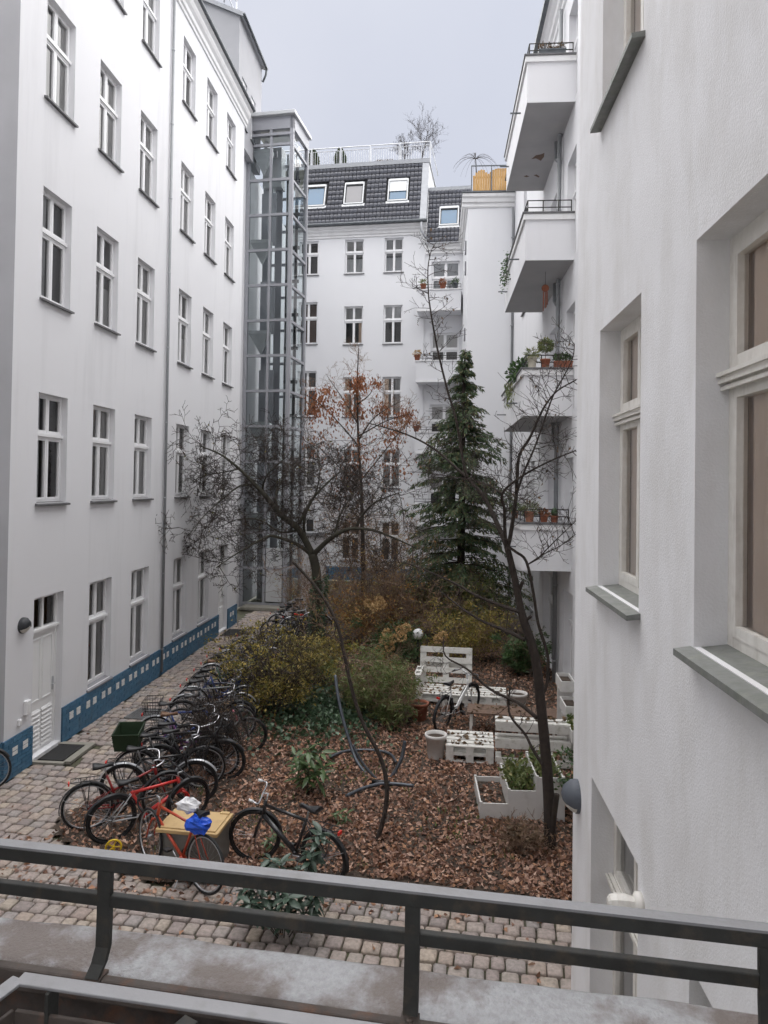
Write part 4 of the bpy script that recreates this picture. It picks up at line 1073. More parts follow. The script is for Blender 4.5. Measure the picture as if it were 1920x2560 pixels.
def tree(name, label, G_, bark='bark', twigm='twig', cat='tree'):
    base = Vector(G_.base); t = thing(name, label, cat, base)
    for mb_ in (G_.trunk, G_.twig): mb_.v = [(x - base.x, y - base.y, z - base.z) for x, y, z in mb_.v]
    G_.trunk.build('trunk', bark, t, True)
    if G_.twig.f: tag(G_.twig.build('crown', twigm, t), kind='stuff')
    G_.off = base
    return t

# ------------------------------------------------------------------ right foreground tree (bare, forked)
G1 = Grow(11); G1.base = at_z(1377, 2130)
tr = pxpath([(1377, 2135), (1374, 2050), (1370, 1960), (1362, 1860), (1352, 1760), (1341, 1660), (1326, 1600), (1311, 1556), (1300, 1515), (1294, 1484), (1283, 1430), (1267, 1365)], G1.base.y, G1.base.y + .25)
tr[0].z = -.05
P0 = G1.limb(tr, .082, .043, 12)
fork = tr[-1]; Yf = fork.y
def lim(pts, Ya, Yb, r0, r1, **kw): return G1.limb(pxpath(pts, Ya, Yb), r0 * 1.1, r1 * 1.35, 7, **kw)
bA = lim([(1267, 1365), (1240, 1303), (1215, 1252), (1182, 1209), (1139, 1169), (1081, 1119), (1008, 1083), (918, 1057)], Yf, Yf + 1.6, .036, .006)
bL = lim([(1168, 1195), (1157, 1150), (1148, 1090), (1136, 1032), (1120, 981), (1099, 897), (1087, 839), (1075, 767), (1071, 731), (1070, 670), (1078, 628), (1088, 610)], Yf + .5, Yf + 1.0, .022, .004)
bB = lim([(1266, 1372), (1262, 1325), (1261, 1275), (1256, 1234), (1298, 1195), (1370, 1155), (1440, 1126)], Yf, Yf - .7, .026, .006)
bC = lim([(1269, 1366), (1276, 1339), (1289, 1252), (1292, 1213), (1298, 1140), (1323, 1097), (1345, 1050), (1361, 1017), (1392, 978), (1440, 950)], Yf, Yf - .5, .030, .006)
bD = lim([(1290, 1240), (1310, 1180), (1340, 1110), (1380, 996), (1404, 951), (1431, 897), (1436, 860)], Yf - .1, Yf - .2, .016, .004)
bE = lim([(1256, 1236), (1225, 1215), (1180, 1200), (1120, 1190), (1050, 1180)], Yf, Yf + .8, .014, .004)
bF = lim([(1300, 1530), (1243, 1510), (1189, 1488), (1140, 1460), (1074, 1430), (1010, 1405)], Yf - .1, Yf + 1.2, .026, .006)
bG = lim([(1313, 1600), (1260, 1575), (1207, 1553), (1160, 1525), (1131, 1502), (1099, 1477)], Yf - .15, Yf + .9, .024, .006)
bH = lim([(1343, 1795), (1300, 1760), (1276, 1748), (1221, 1720), (1167, 1672), (1113, 1639), (1110, 1590)], Yf - .15, Yf + .8, .026, .006)
bI = lim([(1358, 1915), (1330, 1870), (1312, 1835), (1276, 1790), (1272, 1750), (1276, 1715)], Yf - .2, Yf + .4, .022, .008)
bJ = lim([(1350, 1745), (1366, 1715), (1371, 1660), (1366, 1625), (1345, 1556), (1334, 1484), (1316, 1404), (1290, 1380), (1272, 1368)], Yf - .15, Yf - .1, .022, .014)
bK = lim([(1318, 1412), (1345, 1395), (1385, 1355), (1440, 1302)], Yf - .1, Yf - .4, .010, .004)
bM = lim([(1318, 1412), (1360, 1385), (1400, 1365), (1440, 1335)], Yf - .1, Yf - .3, .009, .004)
lim([(1296, 1488), (1300, 1470), (1307, 1455)], Yf, Yf - .1, .026, .02); lim([(1311, 1556), (1322, 1545), (1328, 1540)], Yf - .1, Yf - .15, .022, .016)
bS = lim([(1377, 2120), (1385, 2040), (1392, 1985)], G1.base.y - .05, G1.base.y - .1, .035, .028)
for P_, c_, L_ in ((bA, 26, .42), (bL, 34, .34), (bB, 24, .4), (bC, 26, .45), (bD, 20, .4), (bE, 12, .35), (bF, 9, .35), (bG, 8, .35), (bH, 8, .32), (bI, 4, .3), (bK, 8, .3), (bM, 8, .3)):
    G1.along(P_, int(c_ * 1.3), L_ * 1.2, .0065, 2, .12, 1.0, wig=.16, kids=3, up=.12)
tree1 = tree('bare_tree', 'dark bare forked tree growing in front of the right balconies', G1)
nb = len(G1.tips); sel = G1.rs.sample(range(nb), min(130, nb))
leaf_cloud('last_leaves', [np.array(G1.tips[i] - G1.off) for i in sel], [np.array(Vector((G1.rs.gauss(0, .4), G1.rs.gauss(0, .4), -1))) for i in sel], [.035 + .035 * G1.rs.random() for i in sel], 'dry_leaf', tree1, .6)

# ------------------------------------------------------------------ leaning thin stem in the leaf litter
G2 = Grow(12); G2.base = at_z(938, 2110)
pp = [(938, 2112), (958, 2050), (967, 1990), (962, 1930), (945, 1880), (915, 1825), (890, 1760), (872, 1690), (858, 1625), (842, 1560), (812, 1500), (775, 1450), (730, 1402)]
Yb = G2.base.y; st = pxpath(pp, Yb, Yb + .9); st[0].z = -.03
Pst = G2.limb(st, .034, .020, 9)
G2.along(Pst, 12, .6, .006, 2, .55, 1.0, wig=.2, kids=4, up=.2)
tree2 = tree('leaning_sapling', 'thin leaning brown stem curving up from the leaf litter in front of the hammock stand', G2, 'bark', 'twig_brown')

# ------------------------------------------------------------------ apple tree with dense twigs
G3 = Grow(13); G3.rmin = .0052; G3.base = at_z(786, 1640); Ya = G3.base.y
t3 = pxpath([(786, 1645), (791, 1560), (793, 1480), (790, 1425), (781, 1385)], Ya); t3[0].z = -.05
G3.limb(t3, .15, .125, 12)
def lm(pts, dy, r0, r1): return G3.limb(pxpath(pts, Ya, Ya + dy), r0, r1, 8)
LB = [lm([(781, 1388), (748, 1325), (704, 1289), (665, 1242), (632, 1206), (600, 1174), (553, 1137), (500, 1115)], -1.2, .105, .014),
      lm([(665, 1242), (657, 1220), (668, 1188), (697, 1159), (725, 1135)], -.9, .035, .010),
      lm([(781, 1390), (750, 1365), (719, 1351), (680, 1340), (657, 1347), (618, 1369), (581, 1391), (540, 1420)], -2.0, .06, .010),
      lm([(785, 1385), (810, 1360), (835, 1340), (874, 1322), (929, 1325), (985, 1345), (1040, 1370)], -1.0, .085, .014),
      lm([(748, 1310), (777, 1253), (820, 1206), (856, 1177), (905, 1160)], 1.2, .05, .010),
      lm([(890, 1320), (905, 1290), (930, 1262), (960, 1245), (1005, 1230)], -1.2, .045, .010),
      lm([(700, 1290), (690, 1235), (720, 1180), (760, 1150)], 1.4, .04, .009),
      lm([(640, 1212), (600, 1215), (560, 1245), (510, 1290), (470, 1340)], -1.6, .035, .008),
      lm([(600, 1172), (560, 1180), (510, 1190), (450, 1215)], -.6, .022, .007),
      lm([(835, 1340), (850, 1290), (880, 1235), (900, 1190)], 1.5, .035, .008),
      lm([(748, 1325), (700, 1330), (650, 1300), (590, 1300), (530, 1330)], 1.6, .035, .008),
      lm([(770, 1370), (760, 1300), (790, 1230), (800, 1170), (790, 1110)], -.3, .04, .008)]
for P_ in LB: G3.along(P_, 14, 1.15, .013, 3, .12, 1.0, wig=.16, kids=5, up=.03, droop=.02, spread=.8)
tree3 = tree('apple_tree', 'old spreading apple tree with a dense tangle of black bare twigs', G3, 'bark_green', 'twig')
sel = G3.rs.sample(range(len(G3.tips)), 260)
leaf_cloud('last_leaves', [np.array(G3.tips[i] - G3.off) for i in sel], [np.array((G3.rs.gauss(0, 1), G3.rs.gauss(0, 1), -.5)) for i in sel], [.05 + .04 * G3.rs.random() for i in sel], 'sparse_leaf', tree3, .6)
iv = []; ivd = []
for k in range(1100):           # ivy on the lower trunk
    z = G3.rs.random() ** 1.2 * 2.3; a = G3.rs.uniform(0, 6.28); r_ = .15 + .09 * G3.rs.random()
    iv.append((.0 + .05 * z + r_ * math.cos(a), r_ * math.sin(a), z)); ivd.append((math.cos(a), math.sin(a), -.4))
leaf_cloud('ivy', iv, ivd, .07, 'ivy_leaf', tree3, .8)

# ------------------------------------------------------------------ young tree that keeps its brown leaves
G4 = Grow(14); G4.rmin = .0045; Yc = 24.0; G4.base = at_z(905, 1545)
Yc = G4.base.y
t4 = pxpath([(905, 1550), (908, 1430), (906, 1330), (903, 1220), (897, 1120), (894, 1040), (893, 960), (895, 905), (897, 870)], Yc); t4[0].z = -.05
P4 = G4.limb(t4, .085, .012, 9)
BR = []
for pts, dy in (([(900, 1120), (850, 1060), (800, 1010), (760, 985)], -1.0), ([(897, 1100), (930, 1050), (970, 1020), (1010, 1000)], -.8), ([(895, 1060), (862, 1005), (835, 965), (815, 935)], .8),
                ([(903, 1200), (960, 1130), (1000, 1080), (1030, 1040)], .9), ([(903, 1230), (850, 1170), (800, 1120), (770, 1080)], .7), ([(897, 1090), (950, 1060), (985, 1045), (1025, 1035)], -1.3), ([(895, 1010), (925, 985), (938, 955)], .4)):
    BR.append(G4.limb(pxpath(pts, Yc, Yc + dy), .028, .006, 6))
for P_ in BR: G4.along(P_, 12, .65, .006, 2, .2, 1.0, wig=.2, kids=4, up=.15)
G4.along(P4, 26, .6, .006, 2, .45, 1.0, wig=.2, kids=4, up=.3)
tree4 = tree('young_beech_tree', 'slender young tree still holding rusty brown leaves', G4, 'bark', 'twig_brown')
C4 = []; D4 = []
for (x, y, n_l, sp) in ((895, 960, 260, .38), (893, 1030, 170, .42), (795, 1000, 210, .42), (785, 1030, 130, .35), (830, 1035, 120, .4), (955, 1020, 170, .4), (1000, 1050, 190, .45), (1025, 1035, 100, .32), (940, 955, 60, .22), (860, 1010, 90, .4), (820, 975, 70, .25), (980, 1090, 150, .6), (900, 1130, 200, .9), (800, 1110, 170, .8), (980, 1160, 160, .9), (870, 1200, 150, .9)):
    c = at_y(x, y, Yc + G4.rs.uniform(-.9, .9))
    for k in range(int(n_l * 1.05)):
        C4.append((c.x + G4.rs.gauss(0, sp * .48) - G4.off.x, c.y + G4.rs.gauss(0, sp * .6) - G4.off.y, c.z + G4.rs.gauss(0, sp * .55) - G4.off.z)); D4.append((G4.rs.gauss(0, .5), G4.rs.gauss(0, .5), -1))
leaf_cloud('brown_foliage', C4, D4, RNG.uniform(.08, .16, len(C4)), 'brown_leaf', tree4, .5)

# ------------------------------------------------------------------ conifer with drooping sprays
cb = at_y(1150, 1480, 23.5); cb.z = 0
con = thing('conifer_tree', 'tall dark green drooping conifer in front of the white corner block', 'tree', cb)
apex = at_y(1163, 872, 23.5) - cb
ct = MB(); ct.tube(smooth_path([(0, 0, 0), (.03, 0, apex.z * .5), (apex.x * .6, 0, apex.z * .85), (apex.x, 0, apex.z)], 4), [.16 - .15 * i / 12 for i in range(13)], 9); ct.build('trunk', 'bark', con, True)
prof = [(0, 1.7), (.08, 2.45), (.2, 2.5), (.42, 2.1), (.55, 1.8), (.65, 1.45), (.75, .95), (.83, .7), (.93, .42), (1.0, .08)]
def crad(f):
    for i in range(len(prof) - 1):
        if prof[i][0] <= f <= prof[i + 1][0]:
            u = (f - prof[i][0]) / (prof[i + 1][0] - prof[i][0]); return prof[i][1] + (prof[i + 1][1] - prof[i][1]) * u
    return .05
cbr = MB(); CC = []; DD = []; SS = []; rc = random.Random(5)
zlow = .8
for k in range(330):
    f = rc.random() ** 1.15; z = zlow + (apex.z - zlow) * f; L_ = crad(f) * (.80 + .30 * vnoise(f * 9, k * .37, 2)) * rc.uniform(.5, 1.2); a = rc.uniform(0, 2 * math.pi)
    ax = apex.x * f * f; pts = [Vector((ax, 0, z))]; d = Vector((math.cos(a), math.sin(a), .25))
    for i in range(6):
        d = (d + Vector((rc.gauss(0, .08), rc.gauss(0, .08), -.11))).normalized(); pts.append(pts[-1] + d * (L_ / 6))
    cbr.tube(pts, [.02 * (1 - .8 * i / 6) * (.4 + .6 * L_ / 1.8) for i in range(7)], 3, caps=False)
    ns = int(40 + 85 * L_ / 1.8)
    for j in range(ns):
        t_ = rc.uniform(.12, 1.03); i = min(int(t_ * 6), 5); q = pts[i].lerp(pts[i + 1], t_ * 6 - i)
        sd = (pts[i + 1] - pts[i]).normalized().cross(Vector((0, 0, 1)))
        s_ = rc.choice((-1, 1)); dv = sd * s_ * rc.uniform(.3, 1) + d * .6 + Vector((0, 0, rc.uniform(-1.0, -.1)))
        off = sd * s_ * rc.uniform(0, .12) + Vector((0, 0, rc.uniform(-.1, .02)))
        CC.append(tuple(q + off)); DD.append(tuple(dv)); SS.append(rc.uniform(.07, .19))
tag(cbr.build('branches', 'twig', con), kind='stuff')
leaf_cloud('crown', CC, DD, SS, 'conifer_leaf', con, .28, .3, curl=.3)

# ------------------------------------------------------------------ shrubs
def shrub(name, label, base, rx, ry, h, n, size, m_, seed, stems=14, stemm='twig_brown', zmin=.25, width=.5, drop=.0, clump=40, upright=False, cat='shrub', stem_r=.010, levels=1):
    r_ = random.Random(seed); t = thing(name, label, cat, base)
    st_ = Grow(seed); ends = []
    for k in range(stems):
        a = r_.uniform(0, 6.28); u = r_.random() ** .5; hx, hy = u * rx * math.cos(a), u * ry * math.sin(a); hz = h * r_.uniform(.6, 1.0) * (1 - .3 * u)
        P_ = st_.limb([(hx * .15, hy * .15, -.03), (hx * .5, hy * .5, hz * .5), (hx, hy, hz)], stem_r, stem_r * .35, 5, sub=3)
        ends.append(P_); st_.along(P_, 7, h * .28, stem_r * .4, levels, .3, 1.0, wig=.2, kids=4, up=.3)
    st_.trunk.build('stems', stemm, t, True)
    tag(st_.twig.build('twigs', stemm, t), kind='stuff')
    cl = []
    for k in range(clump):
        P_ = r_.choice(ends); f = r_.uniform(.25, 1.05); i = min(int(f * (len(P_) - 1)), len(P_) - 2); q = P_[i].lerp(P_[i + 1], min(1, f))
        cl.append((q.x + r_.gauss(0, rx * .18), q.y + r_.gauss(0, ry * .18), max(zmin * h, q.z + r_.gauss(0, h * .10)), r_.uniform(.05, .17) * max(rx, h * .5)))
    C = []; D = []; rv = []
    for k in range(n):
        c = r_.choice(cl); C.append((c[0] + r_.gauss(0, c[3]), c[1] + r_.gauss(0, c[3]), max(.05, c[2] + r_.gauss(0, c[3] * .8)))); D.append((r_.gauss(0, 1), r_.gauss(0, 1), r_.gauss(.1 - drop, .7)))
    leaf_cloud('foliage', C, D, RNG.uniform(size * .6, size * 1.3, n), m_, t, width)
    return t
def gz(x, y): v = at_z(x, y); return (v.x, v.y, 0)
shrub('olive_shrub', 'large loose shrub with small yellow green leaves behind the parked bicycles', (-3.45, 14.9, 0), 1.25, 1.4, 2.0, 5000, .07, 'olive_leaf', 21, stems=34, clump=170, stemm='twig', levels=2)
shrub('olive_shrub', 'smaller olive shrub with dark bare stems between the bicycles and the apple trunk', (-2.9, 16.9, 0), 1.0, 1.0, 1.7, 4000, .075, 'olive_leaf', 22, stems=18, clump=70, stemm='twig')
shrub('bare_shrub', 'dark thin stemmed bare shrub beside the front row of bicycles', (-3.75, 12.0, 0), .55, .8, 1.35, 350, .05, 'dry_leaf', 23, stems=26, stemm='twig', levels=2, clump=50)
shrub('orange_shrub', 'bushy shrub with ochre and orange autumn leaves beyond the apple tree', (-1.9, 21.5, 0), 1.7, 1.2, 1.9, 3800, .09, 'orange_leaf', 24, stems=30, clump=110, levels=2)
shrub('brown_shrub', 'tangled ochre brown twiggy shrub beneath the conifer', (-1.0, 22.9, 0), 2.1, 1.2, 2.4, 2600, .08, 'ochre_leaf', 25, stems=24, clump=110, levels=3)
shrub('brown_shrub', 'reddish twiggy shrub between the lift and the apple tree', (-4.3, 24.6, 0), 1.3, 1.2, 2.4, 900, .07, 'ochre_leaf', 26, stems=16, clump=70, levels=3)
shrub('green_shrub', 'pale green narrow leaved shrub against the blue plinth under the conifer', (1.2, 23.0, 0), 1.6, 1.0, 2.5, 6000, .13, 'pale_green_leaf', 27, stems=26, clump=90, width=.22)
shrub('olive_shrub', 'yellowish shrub behind the white pallet sofa', (.85, 19.6, 0), 1.5, 1.0, 2.0, 5200, .075, 'olive_leaf', 28, stems=24, clump=90)
shrub('green_shrub', 'dark green shrub at the foot of the wing wall behind the pallet sofa', (2.35, 18.6, 0), .65, .9, 1.35, 2600, .12, 'green_leaf', 29, stems=14, clump=50, width=.3)
shrub('green_shrub', 'dark green shrub with upright blades beside the hydrangea heads', (-1.0, 19.6, 0), .9, .8, 1.2, 2600, .16, 'green_leaf', 30, stems=14, clump=50, width=.16)
shrub('bamboo_shrub', 'dense mid green bamboo shrub left of the pallet sofa', (-1.25, 15.3, 0), .95, 1.2, 1.35, 4600, .12, 'pale_green_leaf', 31, stems=34, clump=120, width=.22)
shrub('bamboo_shrub', 'olive bamboo clump with yellowing blades next to the terracotta pot', (-.85, 14.4, 0), .55, .7, 1.2, 2600, .12, 'pale_green_leaf', 32, stems=22, clump=60, width=.18)
shrub('low_shrub', 'low dark green shrub against the wing wall by the stepped planter', (2.35, 11.0, 0), .5, .8, .75, 1800, .09, 'green_leaf', 33, stems=12, clump=40, width=.55)
shrub('dry_grass_tuft', 'dry stalks at the foot of the dark forked tree', (1.2, 9.75, 0), .55, .3, .5, 260, .08, 'dry_leaf', 34, stems=24, clump=30, stem_r=.004)
# tall bare thickets that veil the lower windows of the far house
def thicket(label, base, rx, ry, h, seed, stems, rmin=.0055):
    G_ = Grow(seed); G_.base = Vector(base); G_.rmin = rmin
    for k in range(stems):
        a = G_.rs.uniform(0, 6.28); u = G_.rs.random() ** .5; hx, hy = u * rx * math.cos(a), u * ry * math.sin(a); hz_ = h * G_.rs.uniform(.6, 1.0)
        b_ = Vector(base); P_ = G_.limb([b_ + Vector((hx * .3, hy * .3, -.03)), b_ + Vector((hx * .6, hy * .6, hz_ * .5)), b_ + Vector((hx, hy, hz_))], .018, .006, 5, sub=3)
        G_.along(P_, 11, h * .26, .008, 2, .25, 1.0, wig=.16, kids=4, up=.25)
    t = tree('bare_thicket', label, G_, 'twig_brown', 'twig_brown', 'shrub')
    sel = G_.rs.sample(range(len(G_.tips)), min(len(G_.tips), 420))
    leaf_cloud('last_leaves', [np.array(G_.tips[i] - G_.off) for i in sel], [np.array((G_.rs.gauss(0, 1), G_.rs.gauss(0, 1), -.6)) for i in sel], [.06 + .06 * G_.rs.random() for i in sel], 'orange_leaf', t, .55)
thicket('tall reddish brown bare thicket in front of the far building', (-2.6, 27.5, 0), 2.2, 1.2, 4.6, 61, 14)
thicket('lower tangled brown thicket between the apple tree and the conifer', (-1.0, 21.6, 0), 1.6, .9, 3.1, 62, 9)
# hydrangea with dried flower heads
hyd = thing('hydrangea', 'hydrangea with round dried tan flower heads left of the globe lamp', 'shrub', (-1.15, 18.9, 0))
hs_ = MB(); C = []; D = []
rh_ = random.Random(8)
for (x, y) in ((967, 1583), (985, 1598), (960, 1600), (975, 1618), (945, 1626), (963, 1640), (985, 1645), (1005, 1592), (1095, 1598), (1107, 1590), (1016, 1570), (955, 1512), (935, 1517), (948, 1500), (920, 1508), (1000, 1575), (970, 1665), (990, 1672)):
    c = at_y(x, y, 18.6 + rh_.uniform(-.5, .6)) - Vector((-1.15, 18.9, 0)); hs_.tube([(c.x * .4, c.y * .4, 0), (c.x * .8, c.y * .8, c.z * .6), c], .006, 4)
    for k in range(110):
        v = Vector((rh_.gauss(0, 1), rh_.gauss(0, 1), rh_.gauss(0, 1))).normalized(); C.append(tuple(c + v * .105 * rh_.uniform(.7, 1))); D.append(tuple(v + Vector((rh_.gauss(0, .6), rh_.gauss(0, .6), rh_.gauss(0, .6)))))
hs_.build('stems', 'twig_brown', hyd); leaf_cloud('flower_heads', C, D, .055, 'tan_flower', hyd, .8)
# ivy ground cover
C = []; D = []
for k in range(3400):
    x = -2.35 + RNG.normal(0, .75); y = 15.0 + RNG.normal(0, .95)
    C.append((x, y, soil_z(x, y) + RNG.uniform(.0, .16))); D.append((RNG.normal(), RNG.normal(), .5))
tag(leaf_cloud('ivy_ground_cover', C, D, RNG.uniform(.06, .11, len(C)), 'ivy_leaf', None, .85), 'dark green ivy carpet between the olive shrub and the hammock stand', 'ivy')
C = []; D = []
for k in range(1500):
    x = RNG.uniform(-4.6, 2.9); y = RNG.uniform(8.9, 12.5)
    if in_poly(x, y, GARDEN) and vnoise(x * 1.1, y * 1.4, 4) > .28: C.append((x, y, soil_z(x, y) + RNG.uniform(0, .06))); D.append((RNG.normal(0, .5), RNG.normal(0, .5), 1))
tag(leaf_cloud('weeds', C, D, RNG.uniform(.05, .11, len(C)), 'pale_green_leaf', None, .35), 'sparse green weeds pushing through the fallen leaves', 'weeds')
# fallen leaves
C = []; D = []
while len(C) < 46000:
    x = RNG.uniform(-5.3, 3.0); y = 8.6 + RNG.random() ** 1.3 * 13
    if not in_poly(x, y, GARDEN): continue
    dens = 1.0 if x > -3.2 or y > 11.5 else .35
    if y > 14.5: dens = .5
    dens *= .45 + .55 * min(1, max(0, .75 + 1.2 * vnoise(x * 1.9, y * 2.1, 9)))
    if RNG.random() > dens: continue
    C.append((x, y, soil_z(x, y) + .006 + RNG.random() ** 2 * .03)); a = RNG.uniform(0, 6.28); D.append((math.cos(a), math.sin(a), RNG.normal(.12, .35)))
for k in range(1500):
    x = RNG.uniform(-6.8, 1.6); y = RNG.uniform(7.2, 16) if k < 420 else RNG.uniform(8.2, 9.6)
    if not in_poly(x, y, GARDEN): C.append((x, y, .012)); a = RNG.uniform(0, 6.28); D.append((math.cos(a), math.sin(a), .1))
tag(leaf_cloud('fallen_leaves', C, D, RNG.uniform(.03, .095, len(C)), 'leaf_litter', None, .65, .4), 'brown fallen leaves covering the garden soil', 'leaves')

# plants with leaves large enough to pick apart
def big_leaf(L_, w, m_, name='leaf'):
    q = MB(); n = 5; vs_ = []
    for i in range(n + 1):
        u = i / n; ww = w * math.sin(math.pi * min(1, u * .93 + .05)) ** .8 / 2; z = -.22 * L_ * u * u + .05 * L_ * u
        vs_ += [(u * L_, -ww, z + ww * .35), (u * L_, 0, z), (u * L_, ww, z + ww * .35)]
    fs = []
    for i in range(n):
        b = i * 3; fs += [(b, b + 3, b + 4, b + 1), (b + 1, b + 4, b + 5, b + 2)]
    q.add(vs_, fs); return q.mesh(name, m_, True)
def leafy(name, label, base, stems, per, L_, w, m_, seed, stem_r=.007, spread=.12):
    r_ = random.Random(seed); t = thing(name, label, 'plant', base); lm_ = big_leaf(L_, w, m_)
    for (x, y, h) in stems:
        P_ = smooth_path([(x * .15, y * .15, -.02), (x * .6, y * .6, h * .5), (x, y, h)], 4); MB().tube(P_, [stem_r, ] * len(P_), 6).build('stem', 'bark_green', t, True)
        for k in range(per):
            f = 1 - (k / per) ** 1.3 * .65; i = min(int(f * (len(P_) - 1)), len(P_) - 2); q = P_[i].lerp(P_[i + 1], f * (len(P_) - 1) - i)
            link('leaf', lm_, t, q, (r_.gauss(0, .25), r_.uniform(-.75, .35) if f > .93 else r_.uniform(-.35, .55), k * 2.4 + r_.uniform(-.4, .4)), [r_.uniform(.75, 1.15)] * 3)
    return t
leafy('rhododendron', 'rhododendron with a rosette of long glossy leaves in the fallen leaves', gz(768, 1990), [(0, 0, .72), (-.22, .05, .62), (.2, .1, .66), (.05, -.18, .52), (-.1, .2, .58), (.26, -.1, .5)], 13, .26, .075, 'rhodo_leaf', 41)
leafy('laurel_bush', 'tall laurel with big leathery grey green leaves just below the viewer', (-1.62, 7.75, 0), [(-.05, .05, .75), (-.35, -.05, .65), (.3, .05, .85), (.30, .3, .95), (-.22, .22, .7), (.42, -.15, .6), (-.5, .1, .45), (.1, -.25, .55), (.35, .35, .95), (-.3, -.3, .5)], 26, .175, .065, 'laurel_leaf', 42)
leafy('small_evergreen', 'small green seedling in the leaves behind the black bicycle saddle', gz(848, 2070), [(0, 0, .22), (.1, .05, .18), (-.1, .06, .16)], 8, .13, .045, 'rhodo_leaf', 43, .004)
leafy('small_evergreen', 'small yellow green seedling beside the front wheel of the black bicycle', gz(680, 2140), [(0, 0, .3), (.08, .05, .24), (-.08, .06, .2)], 9, .12, .035, 'rhodo_leaf', 44, .004)

# ------------------------------------------------------------------ bicycles
def ring(q, c, r, rt, nseg=28, n=6):
    pts = [Vector((c[0] + r * math.cos(2 * math.pi * i / nseg), c[1], c[2] + r * math.sin(2 * math.pi * i / nseg))) for i in range(nseg)]
    # torus with fixed frame (no twist)
    b = len(q.v)
    for i in range(nseg):
        a = 2 * math.pi * i / nseg; er = Vector((math.cos(a), 0, math.sin(a))); ey = Vector((0, 1, 0))
        for j in range(n):
            t = 2 * math.pi * j / n; p = pts[i] + er * rt * math.cos(t) + ey * rt * math.sin(t); q.v.append(tuple(p))
    for i in range(nseg):
        for j in range(n):
            i2, j2 = (i + 1) % nseg, (j + 1) % n; q.f.append((b + i * n + j, b + i2 * n + j, b + i2 * n + j2, b + i * n + j2)); q.r.append(.5); q.mi.append(0)
_wh = {}
def wheel_meshes(r, rt, rim_m):
    k = (r, rt, rim_m)
    if k not in _wh:
        a = MB(); ring(a, (0, 0, 0), r - rt, rt, 32, 7)
        b = MB(); ring(b, (0, 0, 0), r - 2 * rt - .006, .010, 32, 5)
        b.tube([(0, -.04, 0), (0, .04, 0)], .018, 8)
        c = MB()
        for i in range(24):
            t = 2 * math.pi * i / 24; s = 1 if i % 2 else -1
            c.tube([(.015 * math.cos(t + .9 * s), .028 * s, .015 * math.sin(t + .9 * s)), ((r - 2 * rt) * math.cos(t), 0, (r - 2 * rt) * math.sin(t))], .0017, 3, caps=False)
        _wh[k] = (a.mesh('tyre', 'rubber', True), b.mesh('wheel', rim_m, True), c.mesh('spokes', 'spoke'))
    return _wh[k]
def wheel(parent, loc, r, rt, rim_m, rotz=0.0):
    ty, ri, sp = wheel_meshes(r, rt, rim_m)
    o = link('wheel', ri, parent, loc, (0, random.uniform(0, 6), rotz)); o.rotation_mode = 'ZXY' if False else 'XYZ'
    link('tyre', ty, o); tag(link('spokes', sp, o), kind='stuff'); return o
